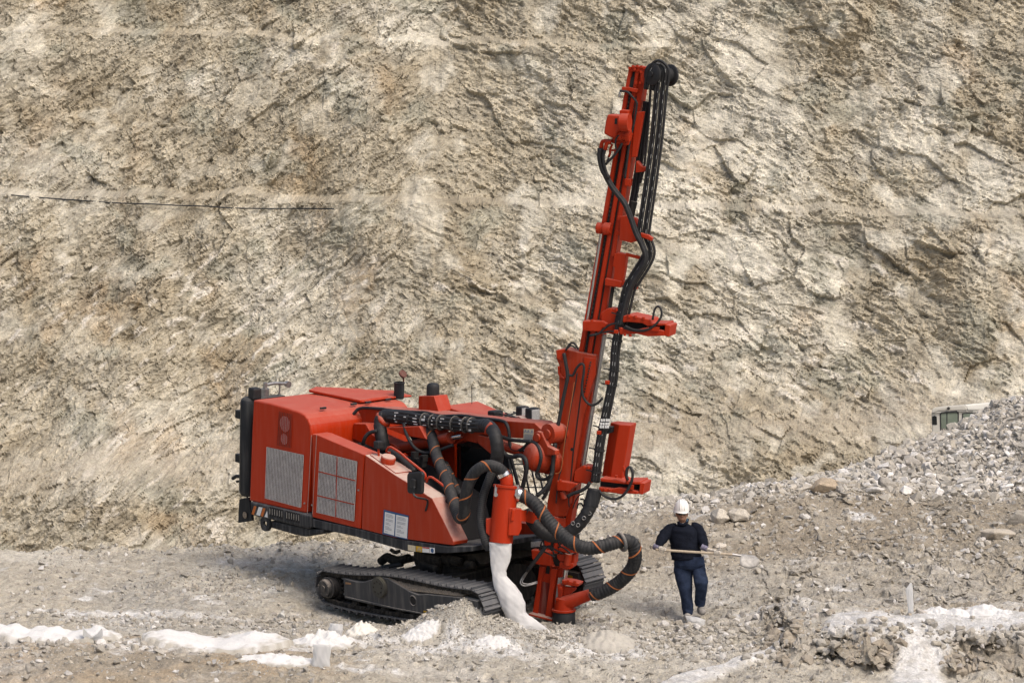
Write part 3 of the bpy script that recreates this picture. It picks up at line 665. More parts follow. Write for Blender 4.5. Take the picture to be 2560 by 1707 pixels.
# ---- engine bay behind the nose: dark floor, red bulkheads
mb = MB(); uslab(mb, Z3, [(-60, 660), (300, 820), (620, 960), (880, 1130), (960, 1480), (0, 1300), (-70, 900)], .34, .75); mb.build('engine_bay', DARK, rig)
mb = MB(); uslab(mb, Z3, [(80, 470), (185, 475), (240, 570), (420, 650), (470, 690), (300, 700), (70, 600)], .85, .3); mb.build('boom_bracket', RED, rig, bevel=.01)
mb = MB(); mb.slab(U_(Z3, [(350, 505), (640, 495), (700, 605), (520, 575)], .75), Su * .5); mb.build('bay_cover', RED, rig, bevel=.01)
mb = MB(); uslab(mb, Z3, [(520, 720), (940, 560), (945, 1020), (720, 900), (600, 800)], 1.42, .05); wallp = mb.build('bay_wall', RED, rig)
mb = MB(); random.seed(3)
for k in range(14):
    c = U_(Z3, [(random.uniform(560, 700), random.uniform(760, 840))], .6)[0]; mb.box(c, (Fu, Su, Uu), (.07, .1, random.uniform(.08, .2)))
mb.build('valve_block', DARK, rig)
# painted letter on the wall
c = U_(Z3, [(848, 545)], 1.40)[0]; mb = MB()
for k in range(24):
    a0, a1 = 2 * math.pi * k / 24, 2 * math.pi * (k + 1) / 24
    f = lambda a, r: c + Fu * math.cos(a) * .15 * r + Uu * math.sin(a) * .085 * r
    mb.slab([f(a0, .45), f(a0, 1), f(a1, 1), f(a1, .45)], -Su * .006)
mb.build('painted_letter', WHITE, wallp)

# ---- cab beyond the boom
CS = 1.50
mb = MB(); uslab(mb, Z3, [(940, 610), (1270, 640), (1395, 760), (1432, 1010), (1330, 1300), (1130, 1290), (960, 1060)], CS, .05); cabw = mb.build('cab_side', BLACK, rig)
usheet(Z3, [(960, 660), (1255, 685), (1290, 880), (1230, 1120), (985, 960)], CS - .002, .01, 'side_window', GLASSD, cabw)
rn = U_(T5, [(200, 92), (850, 330)], CS); rf_ = [on_plane(x, y, P_N + Su * (CS + .80), Su) for x, y in Q(T5, (740, 16), (1190, 214))]
mb = MB(); mb.slab([rn[0], rn[1], rf_[1] + (rn[1] - rn[0]) * .12, rf_[0]], -Uu * .05); roof = mb.build('cab_roof', RED, rig, bevel=.01)
mb = MB(); a_ = U_(T5, [(650, 60)], CS + .5)[0]; mb.cyl(a_, a_ + VERT * .30, .006, seg=6); mb.build('aerial', BLACK, roof)
mb = MB(); mb.slab(U_(T5, [(210, 190), (420, 190), (500, 245), (210, 240)], CS + .1), Su * .6); mb.build('roof_rear', BLACK, roof)
gb = MB()
def gpt(x, y, s): return U_(T5, [(x, y)], s)[0]
for p, q_ in (((1100, 215, CS), (1650, 360, CS)), ((1205, 210, CS + .45), (1500, 345, CS)), ((1330, 190, CS + .7), (1680, 365, CS + .7)), ((1120, 290, CS), (1420, 190, CS + .75)), ((1300, 330, CS), (1560, 250, CS + .75)), ((1500, 360, CS), (1680, 300, CS + .75))):
    gb.tube([gpt(*p), gpt(*q_)], .014, seg=6)
gb.build('roof_guard', BLACK, roof)
mb = MB(); mb.slab(U_(T5, [(1130, 280), (1420, 270), (1520, 345), (1300, 360)], CS + .2), Su * .3); mb.build('roof_panel', REDD, roof)
for (x, y, s, k) in ((1478, 196, CS + .55, 1.0), (1640, 230, CS + .4, 1.08)):
    c = gpt(x, y, s); mb = MB(); mb.box(c, (Fh, Sh, VERT), (.13 * k, .19 * k, .19 * k)); lp = mb.build('work_lamp', RUBBER, roof, bevel=.025, seg=3)
    mb = MB(); c2 = c + Fh * .069 * k; mb.box(c2, (Fh, Sh, VERT), (.012, .15 * k, .15 * k)); mb.build('lamp_glass', LENS, lp, bevel=.01)
    mb = MB(); mb.cyl(c - VERT * .09, c - VERT * .17, .02); mb.build('lamp_foot', BLACK, lp)
c = gpt(1035, 232, CS + .2); mb = MB(); mb.box(c, (Fh, Sh, VERT), (.16, .2, .12)); mb.build('work_lamp', RUBBER, roof, bevel=.02)
fg = MB()
fg.tube([gpt(1285, 935, CS), gpt(1425, 1450, CS), gpt(1460, 1560, CS)], .028, seg=8)
for k, (xa, ya, xb, yb) in enumerate([(1480, 955, 1600, 1560), (1610, 1050, 1720, 1560), (1725, 1090, 1835, 1560), (1835, 1100, 1930, 1480)]):
    s = CS + .2 * (k + 1); fg.tube([gpt(xa, ya, s), gpt(xb, yb, s)], .016, seg=6)
for y in (1045, 1415): fg.tube([gpt(1310 + (y - 935) * .27, y, CS), gpt(1860, y + (8 if y < 1200 else 10), CS + .8)], .010, seg=6)
fg.build('window_guard', BLACK, cabw)
mb = MB(); mb.slab(U_(Z3, [(1330, 1290), (1580, 1330), (1640, 1420), (1450, 1420), (1330, 1380)], CS), Su * .7); mb.build('cab_base', RED, cabw)
mb = MB(); mb.slab(U_(Z3, [(1435, 1440), (1640, 1470), (1650, 1552), (1425, 1548)], 1.2), Su * .9); stp = mb.build('front_step', BLACK, rig, bevel=.015)
mb = MB(); mb.slab(U_(Z3, [(1590, 1478), (1690, 1468), (1690, 1520), (1590, 1528)], 1.17), Su * .02); mb.build('headlamp', LENS, stp, bevel=.008)

# ---- boom
BS = 1.05
mb = MB(); uslab(mb, Z3, [(82, 342), (300, 345), (640, 368), (1240, 436), (1622, 466), (1700, 540), (1690, 600), (1520, 600), (1350, 588), (1240, 560), (940, 540), (640, 500), (290, 466), (92, 466)], BS, .36)
boom = mb.build('boom', BOOMR, rig, bevel=.012)
tip = U_(Z3, [(1745, 560)], BS)[0]
mb = MB(); mb.cyl(tip - Su * .02, tip + Su * .40, .155, seg=26); mb.cyl(tip - Su * .05, tip + Su * .43, .07, seg=18); mb.build('boom_knuckle', BOOMR, boom, smooth=True)
mb = MB(); uslab(mb, Z3, [(900, 530), (1250, 555), (1262, 640), (1150, 590), (1130, 640), (1020, 612), (930, 650)], BS + .05, .22); mb.build('boom_lug', BOOMR, boom, bevel=.01)
a_, b_ = U_(Z3, [(445, 690), (912, 592)], BS - .08); mb = MB(); mb.cyl(a_, b_, .088, seg=22, prof=[(0, .9), (.01, 1), (.97, 1), (.97, 1.07), (1, 1.07)]); lc = mb.build('lift_cylinder', BOOMR, rig, smooth=True)
a_, b_ = U_(Z3, [(905, 595), (1010, 575)], BS - .08); mb = MB(); mb.cyl(a_, b_, .04, seg=14); mb.build('piston_rod', CHROME, lc, smooth=True)
mb = MB(); uslab(mb, Z3, [(1140, 570), (1262, 600), (1264, 745), (1140, 640)], BS - .02, .3); mb.build('boom_lug', BOOMR, boom, bevel=.01)
a_, b_ = U_(Z3, [(1330, 650), (1525, 710)], BS - .02); mb = MB(); mb.cyl(a_, b_, .085, seg=20); sw = mb.build('swing_cylinder', BOOMR, rig, smooth=True)
a_, b_ = U_(Z3, [(1520, 705), (1590, 728)], BS - .02); mb = MB(); mb.cyl(a_, b_, .04, seg=14); mb.build('piston_rod', CHROME, sw, smooth=True)
mb = MB(); mb.box(U_(Z3, [(118, 415)], BS - .012)[0], (Fu, Uu, Su), (.02, .02, .02)); c = U_(Z3, [(118, 415)], BS)[0]; mb.cyl(c, c - Su * .03, .075, seg=20); mb.build('pivot_pin', BOOMR, boom, smooth=True)
dec = usheet(Z3, [(1534, 517), (1618, 520), (1612, 612), (1530, 606)], BS - .001, .005, 'safety_label', CREAM, boom)
mb = MB()
for x, y in ((1545, 535), (1570, 537), (1600, 540)):
    for dx, dy in ((0, 0), (7, 8), (-6, 9), (3, -6)):
        mb.box(U_(Z3, [(x + dx, y + dy)], BS - .007)[0], (Fu, Uu, Su), (.028, .02, .002))
for k in range(8):
    a_, b_ = U_(Z3, [(1538 - k * .4, 562 + k * 6), (1608 - k * .6, 566 + k * 6)], BS - .007); mb.box((a_ + b_) / 2, ((b_ - a_).normalized(), Uu, Su), ((a_ - b_).length, .006, .002))
mb.build('label_print', INK, dec)
# clevis and rotation unit that carry the mast
mb = MB(); uslab(mb, Z3, [(1605, 590), (1615, 555), (1645, 536), (1680, 550), (1735, 665), (1800, 700), (1800, 740), (1640, 745), (1605, 650)], BS - .08, .09); mb.build('mast_clevis', BOOMR, rig, bevel=.01)
c = U_(Z3, [(1652, 590)], BS - .08)[0]; mb = MB(); mb.cyl(c, c - Su * .03, .06, seg=18); mb.build('pivot_pin', BOOMR, rig, smooth=True)
a_ = unp(*Q(Z3, (1600, 745))[0], 42.75); b_ = unp(*Q(Z3, (1800, 790))[0], 42.95)
mb = MB(); mb.cyl(a_, b_, .225, seg=34, prof=[(-.18, .5), (-.12, .8), (0, .95), (.2, 1), (.55, 1), (.57, .82), (.62, .8), (.70, .84), (.72, 1.0), (1.2, 1.0)]); mb.build('rotation_unit', BOOMR, rig, smooth=True)
# ================================================================== MAST
PSI = R(20)
Rm = Vector((math.cos(PSI), -math.sin(PSI), 0)); Nm = Vector((-math.sin(PSI), -math.cos(PSI), 0))   # mast plane: to the right (slightly nearer), towards the viewer
P_M = unp(1400, 1100, 42.85)
def M_(Z, pts, o=0.0):
    return [on_plane(x, y, P_M + Nm * o, Nm) for x, y in Q(Z, *pts)]
def mslab(mb, Z, pts, front, depth):
    """front face lies `front` metres in front of the mast plane, the body goes `depth` metres back"""
    return mb.slab(M_(Z, pts, front), -Nm * depth)
NP = (0, 0, 1.0)
mb = MB(); mslab(mb, NP, [(1572, 170), (1615, 175), (1407, 1421), (1389, 1546), (1331, 1535), (1349, 1415), (1460, 803)], 0, .24)
mast = mb.build('mast_beam', REDM, rig, bevel=.006)
def L_(y): return 1572 - .177 * (y - 170)
def strip(y0, y1, f0, f1, front, depth, mat, name, bev=.003):
    w0 = 43 + (y0 - 170) * .0118; w1 = 43 + (y1 - 170) * .0118
    pts = [(L_(y0) + w0 * f0, y0), (L_(y0) + w0 * f1, y0 + 6 * (f1 - f0)), (L_(y1) + w1 * f1, y1 + 6 * (f1 - f0)), (L_(y1) + w1 * f0, y1)]
    mb = MB(); mslab(mb, NP, pts, front, depth); return mb.build(name, mat, mast, bevel=bev)
strip(172, 1290, .0, .20, .035, .033, REDM, 'mast_flange')
strip(172, 1420, .27, .40, .004, .003, DARK, 'rack_channel', 0)
strip(172, 1400, .44, .62, .045, .043, REDM, 'mast_flange')
strip(240, 1395, .64, .74, .003, .002, UNDER, 'guide_slot', 0)
strip(280, 640, .80, 1.0, .05, .048, REDM, 'mast_flange')
mb = MB()
for k in range(88):
    y = 235 + k * 10.5; w_ = 43 + (y - 170) * .0118; c = M_(NP, [(L_(y) + w_ * .335, y)], .012)[0]; mb.box(c, (Rm, VERT, Nm), (.026, .030, .012))
mb.build('feed_rack', UNDER, mast)
mb = MB()   # head plate and bolts
mslab(mb, Z7, [(548, 145), (600, 125), (760, 140), (755, 200), (540, 190)], .06, .30)
mb.build('mast_head', REDM, mast, bevel=.008)
mb = MB(); mslab(mb, Z7, [(765, 165), (866, 178), (862, 205), (810, 270), (765, 270)], .07, .05); mslab(mb, Z7, [(690, 180), (765, 185), (755, 370), (735, 370), (690, 300)], .075, .07); mb.build('wheel_bracket', REDM, mast, bevel=.006)
mb = MB(); random.seed(2)
for x, y in [(600, 130), (650, 128), (700, 134), (740, 150), (625, 165), (700, 200), (690, 330), (640, 330), (560, 150)]:
    c = M_(Z7, [(x, y)], .075)[0]; mb.box(c, (Rm, VERT, Nm), (.035, .035, .03))
mb.build('bolt', REDM, mast, each=True)
mb = MB(); mslab(mb, Z7, [(560, 270), (640, 250), (600, 390), (550, 390)], .03, .02); mb.build('chain_guard', UNDER, mast)
mb = MB(); mslab(mb, Z7, [(462, 382), (545, 385), (655, 410), (648, 455), (540, 430), (462, 425)], .085, .08); mb.build('hose_guide', REDM, mast, bevel=.006)
mb = MB(); mb.tube(M_(Z7, [(440, 432), (530, 440), (580, 490), (640, 560), (645, 620), (610, 830), (560, 1050), (500, 1500)], .09), .017); mb.build('feed_hose', RUBBER, mast, smooth='all')
mb = MB(); mb.tube(M_(Z7, [(440, 440), (428, 475), (432, 505), (445, 490), (448, 455)], .09), .008); mb.build('shackle', STEEL, mast, smooth='all')
mb = MB(); mslab(mb, Z7, [(630, 690), (735, 680), (640, 1240), (580, 1240)], .075, .07); mb.build('mast_cover', REDM, mast, bevel=.008)
mb = MB(); mslab(mb, Z7, [(640, 1285), (700, 1350), (765, 1370), (760, 1416), (630, 1432)], .06, .14); mb.build('hose_clamp', REDM, mast, bevel=.008)
mb = MB(); mslab(mb, Z6, [(508, 98), (560, 102), (552, 165), (500, 160)], .07, .1); mb.build('mast_bracket', REDM, mast, bevel=.006)
# feed-cylinder head and chromed rods
mb = MB(); a_, b_ = M_(Z6, [(258, 535), (385, 545)], .07); mb.cyl(a_, b_, .085, seg=24, prof=[(0, .9), (.03, 1), (.35, 1), (.36, .8), (.5, .8), (.52, 1.1), (.9, 1.1), (1, .9)]); mb.build('cylinder_head', REDM, mast, smooth=True)
mb = MB(); a_, b_ = M_(Z6, [(297, 585), (172, 1360)], .02); mb.cyl(a_, b_, .026, seg=14); mb.build('feed_rod', CHROME, mast, smooth=True)
mb = MB(); a_, b_ = M_(Z5, [(458, 290), (298, 1275)], .02); mb.cyl(a_, b_, .030, seg=14); mb.build('drill_rod', STEEL, mast, smooth=True)
mb = MB(); a_, b_ = M_(Z6, [(400, 1060), (372, 1250)], .03); mb.cyl(a_, b_, .028, seg=12); mb.build('drill_rod', UNDER, mast, smooth=True)
mb = MB(); a_, b_ = M_(Z6, [(515, 640), (590, 300)], .0); mb.cyl(a_, b_, .05, seg=12); mb.build('drill_rod', UNDER, mast, smooth=True)
# clamp plate and bracket at mid height
mb = MB(); mslab(mb, Z6, [(462, 432), (520, 425), (602, 448), (650, 610), (605, 655), (560, 668), (455, 640)], .10, .12); cp = mb.build('clamp_plate', REDM, mast, bevel=.01)
mb = MB(); mslab(mb, Z6, [(645, 578), (715, 598), (750, 625), (740, 652), (715, 640), (655, 618)], .22, .08); mb.build('clamp_bar', REDM, cp, bevel=.006)
mb = MB()
for p, q_ in [((440, 430), (480, 470)), ((430, 560), (470, 600))]:
    mslab(mb, Z6, [p, (q_[0], p[1]), q_, (p[0] - 5, q_[1])], .06, .08)
mb.build('mast_bracket', REDM, mast, bevel=.006, each=True)
mb = MB(); mslab(mb, Z6, [(412, 765), (440, 752), (522, 768), (508, 890), (478, 1062), (400, 1060), (412, 885), (396, 878)], .09, .12); mslab(mb, Z6, [(330, 982), (412, 995), (480, 1010), (475, 1068), (325, 1048)], .11, .10); bk = mb.build('rod_bracket', REDM, mast, bevel=.012)
mb = MB(); a_, b_ = M_(Z6, [(520, 770), (642, 800)], .1); mb.box((a_ + b_) / 2, ((b_ - a_).normalized(), VERT, Nm), ((a_ - b_).length, .05, .02)); mb.build('hose_stay', REDM, bk)
mb = MB(); mslab(mb, Z6, [(490, 1008), (540, 1012), (600, 1055), (590, 1090), (530, 1070), (480, 1040)], .16, .18); mb.build('hose_clamp', REDM, mast, bevel=.008)
mb = MB(); mslab(mb, Z6, [(490, 1045), (510, 1045), (470, 1220), (460, 1215)], .1, .05); mb.build('hose_stay', REDM, mast)
# rotary head (drifter) on its carriage
mb = MB(); mslab(mb, Z7, [(428, 668), (460, 660), (540, 668), (548, 800), (575, 960), (560, 1012), (430, 1000), (440, 760)], .17, .16); dr = mb.build('drill_carriage', REDM, rig, bevel=.015)
mb = MB(); mslab(mb, Z7, [(282, 728), (300, 718), (470, 732), (478, 760), (465, 905), (400, 930), (372, 1000), (330, 1003), (240, 955), (262, 800)], .40, .30); db = mb.build('rotary_head', REDM, dr, bevel=.03, seg=3)
a_ = M_(Z7, [(478, 815)], .42)[0]; mb = MB(); mb.cyl(a_ - Rm * .03, a_ + Rm * .10, .13, seg=24); mb.build('drive_motor', REDM, dr, smooth=True)
mb = MB(); mslab(mb, Z7, [(378, 768), (410, 765), (405, 838), (372, 838)], .402, .01); mb.build('head_slot', DARK, db)
a_, b_ = M_(Z7, [(365, 960), (568, 985)], .26); mb = MB(); mb.cyl(a_, b_, .085, seg=22, prof=[(0, .9), (.05, 1), (.55, 1), (.57, .8), (.75, .8), (.77, 1.05), (1, .95)]); mb.build('damper', REDM, dr, smooth=True)
mb = MB(); mslab(mb, Z7, [(330, 1010), (540, 1030), (530, 1100), (330, 1070)], .2, .15); mb.build('drill_shank', REDM, dr, bevel=.02)
mb = MB(); mb.tube(M_(Z7, [(330, 1050), (250, 1042), (222, 1060), (205, 1140)], .25), .03); mb.tube(M_(Z7, [(330, 1065), (290, 1055), (275, 1080), (258, 1150)], .3), .03); mb.tube(M_(Z7, [(345, 1080), (335, 1110), (320, 1150), (318, 1200), (300, 1240)], .22), .018); mb.tube(M_(Z7, [(318, 1155), (390, 1160)], .22), .016); mb.build('hose_fitting', REDM, dr, each=True, smooth='all')
mb = MB(); mb.tube(M_(Z7, [(430, 970), (395, 1010), (385, 1070), (392, 1150)], .34), .013); mb.tube(M_(Z7, [(465, 1070), (440, 1120), (370, 1220), (300, 1290), (265, 1330)], .3), .02); mb.tube(M_(Z7, [(300, 1240), (285, 1300), (262, 1330)], .26), .015); mb.build('head_hose', RUBBER, dr, each=True, smooth='all')
# hose wheel at the top: two dark discs with the hoses running over between them
hw = M_(Z7, [(838, 225)], .16)[0]; ax = (Sh * .94 + VERT * -.06).normalized()
Wd = .37
mb = MB(); mb.cyl(hw - ax * .02, hw + ax * .02, .162, seg=36, prof=[(0, .94), (.2, 1), (.8, 1), (1, .94)]); mb.cyl(hw + ax * .02, hw + ax * Wd, .105, seg=28); c2 = hw + ax * Wd; mb.cyl(c2 - ax * .02, c2 + ax * .02, .162, seg=36, prof=[(0, .94), (.2, 1), (.8, 1), (1, .94)]); mb.cyl(hw - ax * .05, hw, .04, seg=14)
mb.build('hose_wheel', RUBBER, rig, smooth=True)
# ---- hose bundles
PRINT = flat_mat('worn_hose_print', (.40, .40, .39), rough=.7, var=.4, scale=60)
def strands(path, offs, r, name, mat=RUBBER, parent=None, seg=8, marks=None):
    """parallel hoses along one path; offs: sideways/depth offsets in metres"""
    P = [Vector(p) for p in path]; mb = MB()
    fr = frames(P)
    mk = MB()
    for k, (a, b) in enumerate(offs):
        pts = [p + (fr[i][0].cross(Nm).normalized()) * a + Nm * b for i, p in enumerate(P)]
        mb.tube(pts, r, seg=seg)
        if marks and k in marks:
            S = spline(pts, .03); f2 = frames(S)
            for i in range(4, len(S) - 4, 5):
                n_ = (Nm * .8 + (CPOS - S[i]).normalized() * .2).normalized(); c = S[i] + n_ * r
                mk.box(c, (f2[i][0], f2[i][0].cross(n_), n_), (.055 if (i // 5) % 4 else .02, r * .28, .003))
    o = mb.build(name, mat, parent or rig, smooth='all')
    if mk.v: mk.build('hose_print', PRINT, o)
    return o
top = hw + ax * .2 + VERT * .125
five = [(-.085, 0), (-.043, .012), (0, .0), (.043, .012), (.085, 0)]
strands([M_(Z7, [(812, 420)], .1)[0], M_(Z7, [(828, 290)], .12)[0], M_(Z7, [(868, 165)], .15)[0], M_(Z7, [(915, 128)], .17)[0], M_(Z7, [(965, 170)], .17)[0], M_(Z7, [(965, 290)], .16)[0], M_(Z7, [(945, 430)], .15)[0], M_(Z7, [(890, 1000)], .14)[0], M_(Z7, [(815, 1568)], .14)[0], M_(Z6, [(680, 520)], .14)[0], M_(Z6, [(680, 610)], .14)[0], M_(Z6, [(722, 740)], .14)[0], M_(Z6, [(695, 830)], .15)[0], M_(Z6, [(590, 1000)], .16)[0], M_(Z6, [(545, 1080)], .16)[0], M_(Z6, [(470, 1400)], .17)[0]], five, .0205, 'mast_hose', marks=(1, 3))
strands(M_(Z7, [(820, 340), (790, 800), (740, 1340), (715, 1450), (690, 1560)], -.05), [(0, 0)], .019, 'mast_hose')
strands(M_(Z7, [(775, 560), (730, 900), (680, 1300), (640, 1568)], -.10) + M_(Z6, [(600, 200), (575, 330), (560, 420)], -.1), [(-.035, 0), (.005, .01), (.04, 0)], .021, 'mast_hose')
# hoses from the rotary head sweeping across the mast
hp = M_(Z7, [(205, 1130), (200, 1250), (235, 1400), (300, 1500)], .26) + M_(Z6, [(335, 60), (390, 160), (450, 240), (510, 320), (560, 440), (610, 580), (660, 680), (690, 760), (690, 830), (640, 920), (575, 1030), (520, 1180), (470, 1400)], .24)
strands(hp, [(-.018, 0), (.022, .01), (.0, .035)], .023, 'head_hose_bundle')
mb = MB(); mb.tube(M_(Z7, [(258, 1145), (235, 1250), (262, 1400), (305, 1500)], .3), .024); mb.build('head_hose', RUBBER, rig, smooth='all')
# lower bundle down to the foot
lowp = M_(Z5, [(605, 60), (570, 230), (540, 400), (525, 600), (490, 780), (455, 950), (425, 1100), (405, 1250), (385, 1400)], .20)
lb = strands(lowp, [(-.05, 0), (-.02, .03), (.015, .035), (.045, .01), (.0, -.01), (-.035, -.02), (.04, -.03)], .0235, 'lower_hose_bundle', marks=(1, 2))
mb = MB()
fr_ = frames(lowp)
for (i, f) in ((0, .5), (1, .6), (2, .8), (3, .4), (5, .3), (6, .4), (7, .5)):
    c = lowp[i].lerp(lowp[i + 1], f); t = fr_[i][0]; u = t.cross(Nm).normalized()
    rg = [[c + t * h + (u * math.cos(a) * .085 + Nm * (math.sin(a) * .07)) for a in [2 * math.pi * k / 16 for k in range(16)]] for h in (-.010, .010)]
    mb.rings(rg); mb.box(c + u * .12, (u, t, Nm), (.09, .018, .018))
mb.build('hose_tie', RUBBER, lb)
mb = MB()
for i, f in ((3, .15), (5, .05)):
    c = M_(Z5, [(478, 650) if i == 3 else (415, 1028)], .27)[0]; mb.box(c, (Rm, VERT, Nm), (.065, .055, .05))
c = M_(Z5, [(545, 268)], .27)[0]; mb.box(c, (Rm, VERT, Nm), (.065, .055, .05)); mb.build('tie_block', REDM, lb, each=True, bevel=.006)
mb = MB()
for x in (428, 446, 466, 482):
    for y in (935, 962, 985):
        c = M_(Z5, [(x + (985 - y) * .15, y)], .275)[0]; mb.box(c, (Rm, VERT, Nm), (.028, .038, .01))
mb.build('hose_tag', WHITE, lb, each=True)
# loose loops
def loop(Z, pts, o, r, name='loop_hose', mat=RUBBER):
    mb = MB(); mb.tube(M_(Z, pts, o), r); return mb.build(name, mat, rig, smooth='all')
loop(Z5, [(180, 590), (215, 600), (245, 545), (275, 512), (300, 520), (300, 580), (285, 680), (300, 770), (350, 820), (400, 810), (440, 770)], .19, .019)
loop(Z5, [(150, 430), (165, 510), (178, 600), (165, 680), (140, 800), (105, 980), (78, 1130), (62, 1240), (50, 1380), (20, 1480), (-10, 1530)], .19, .028)
loop(Z5, [(165, 410), (190, 365), (225, 355), (260, 400)], .16, .016); loop(Z5, [(170, 400), (205, 372), (240, 395)], .18, .013)
loop(Z5, [(250, 580), (235, 680), (205, 820), (175, 1000), (150, 1150), (130, 1300), (110, 1380), (90, 1560)], .16, .010)
loop(Z5, [(228, 650), (205, 800), (178, 960), (158, 1080), (145, 1180), (130, 1300), (105, 1335), (80, 1335)], .17, .006, 'orange_cable', ORANGE)
loop(Z5, [(345, 300), (410, 285), (450, 250), (500, 215), (555, 205)], .22, .015); loop(Z5, [(345, 295), (420, 280), (500, 265), (540, 270)], .2, .013)
loop(Z5, [(610, 225), (680, 255), (770, 255), (840, 215), (885, 150), (880, 95), (860, 78), (835, 100), (818, 180)], .30, .017)
loop(Z5, [(600, 240), (680, 262), (760, 262), (830, 228)], .27, .015)
loop(Z4, [(1160, 280), (1130, 320), (1080, 350), (1020, 370), (975, 395)], .24, .028)
loop(Z4, [(1235, 350), (1270, 385), (1330, 412), (1400, 405), (1460, 350), (1500, 270), (1508, 200), (1490, 155), (1465, 165), (1458, 225), (1470, 260)], .32, .021)
loop(Z4, [(990, 480), (985, 420), (1010, 370), (1050, 350)], .2, .010); loop(Z4, [(1020, 490), (1045, 420), (1080, 380), (1110, 370)], .2, .009); loop(Z4, [(1055, 490), (1065, 455), (1090, 450), (1105, 480), (1110, 420), (1080, 415)], .2, .012)
# ---- slide that carries the mast (broad red box between boom and mast)
mb = MB(); mslab(mb, Z5, [(96, 408), (165, 398), (250, 420), (390, 446), (385, 600), (330, 770), (290, 930), (215, 1390), (200, 1568), (20, 1568), (75, 1300), (112, 900), (112, 520), (92, 470)], .10, .26)
mslab(mb, Z4, [(862, 225), (925, 232), (1020, 250), (985, 480), (955, 560), (800, 560), (810, 440)], .0995, .26)
sl = mb.build('mast_slide', BOOMR, rig, bevel=.015)
mb = MB(); mslab(mb, Z5, [(300, 460), (388, 470), (382, 600), (325, 770), (300, 760)], .125, .024); mslab(mb, Z5, [(90, 410), (160, 400), (165, 440), (130, 490), (95, 465)], .15, .1); mb.build('slide_plate', REDM, sl, bevel=.006)
mb = MB()
for k in range(11):
    c = M_(Z5, [(352 - k * 4.6, 500 + k * 22)], .13)[0]; mb.cyl(c, c + Nm * .012, .013, seg=8)
for x, y in ((118, 1140), (210, 1155), (185, 1300)):
    pass
mb.build('bolt', UNDER, sl, each=True)
mb = MB(); c = M_(Z5, [(211, 1155)], .099)[0]; mb.cyl(c, c + Nm * .003, .026, seg=14); c = M_(Z5, [(117, 1140)], .099)[0]; mb.cyl(c, c + Nm * .003, .014, seg=12); mb.build('slide_hole', DARK, sl, each=True)
mb = MB(); mslab(mb, Z5, [(292, 600), (302, 600), (225, 1180), (205, 1395), (196, 1395), (215, 1180)], .104, .004); mb.build('slide_groove', DARK, sl)
mb = MB(); mb.tube(M_(Z5, [(112, 530), (118, 590), (150, 622), (170, 600)], .12), .02); mb.build('slide_hook', REDM, sl, smooth='all')
# ---- rod-handling arms
def arm(name, Z, left, box, upper, lower, end, gap):
    mb = MB(); mslab(mb, Z, left, .20, .20); a_ = mb.build(name, REDM, rig, bevel=.012)
    mb = MB(); mslab(mb, Z, box, .13, .26); mb.build('arm_bracket', REDM, a_, bevel=.012)
    mb = MB(); mslab(mb, Z, upper, .27, .42); mb.build('gripper_jaw', REDM, a_, bevel=.012)
    mb = MB(); mslab(mb, Z, lower, .27, .42); mb.build('gripper_jaw', REDM, a_, bevel=.012)
    mb = MB(); mslab(mb, Z, gap, .16, .2); mb.build('gripper_gap_shade', DARK, a_)  # dark block fills the open gap between the jaws; its black stands for shade
    mb = MB(); mslab(mb, Z, end, .25, .36); mb.build('arm_end_plate', REDM, a_, bevel=.01)
    return a_
ua = arm('rod_arm', Z5, [(290, 188), (440, 190), (478, 210), (462, 235), (435, 245), (425, 270), (288, 262)], [(430, 125), (480, 92), (592, 102), (592, 260), (520, 290), (430, 270)],
         [(592, 150), (640, 142), (800, 178), (812, 205), (918, 206), (918, 222), (780, 228), (740, 205), (620, 195), (592, 200)], [(560, 232), (620, 250), (700, 255), (780, 235), (905, 262), (905, 300), (780, 305), (700, 285), (570, 290)],
         [(912, 212), (952, 222), (940, 308), (905, 300)], [(600, 190), (740, 205), (900, 225), (900, 270), (700, 262), (590, 245)])
la = arm('rod_arm', T4, [(332, 632), (700, 690), (730, 715), (600, 820), (590, 850), (320, 828)], [(672, 470), (700, 430), (830, 345), (1000, 370), (1000, 700), (900, 705), (655, 650)],
         [(1180, 585), (1420, 610), (1540, 625), (1650, 665), (1720, 655), (1960, 655), (1962, 710), (1730, 710), (1500, 690), (1180, 650)], [(1150, 760), (1420, 790), (1560, 770), (1720, 800), (1920, 850), (1920, 905), (1710, 890), (1590, 905), (1420, 875), (1150, 850)],
         [(1960, 672), (2048, 690), (2012, 910), (1935, 905)], [(1180, 640), (1500, 690), (1900, 700), (1900, 860), (1560, 790), (1180, 780)])
mb = MB(); mslab(mb, Z5, [(820, 232), (868, 236), (862, 268), (808, 262)], .30, .03); mb.build('gripper_frame', REDM, ua); 
mb = MB(); mslab(mb, T4, [(1735, 715), (1835, 728), (1825, 810), (1720, 795)], .30, .03); mb.build('gripper_frame', REDM, la)
mb = MB()
for Z, pts in ((Z5, [(500, 110), (545, 112), (640, 160), (690, 165), (750, 175), (610, 300), (650, 305), (360, 195)]), (T4, [(860, 385), (950, 395), (1500, 575), (400, 660), (1280, 840), (1380, 850)])):
    for x, y in pts:
        c = M_(Z, [(x, y)], .28)[0]; mb.cyl(c, c + VERT * .035, .022, seg=8)
mb.build('bolt', REDM, ua, each=True)
mb = MB(); mb.tube(M_(T4, [(1630, 350), (1720, 690)], .3), .018); mb.build('arm_strut', REDM, la)
mb = MB(); mb.cyl(M_(T4, [(430, 850)], .12)[0], M_(T4, [(480, 990)], .12)[0], .05, seg=14); mb.build('arm_motor', REDD, la, smooth=True)
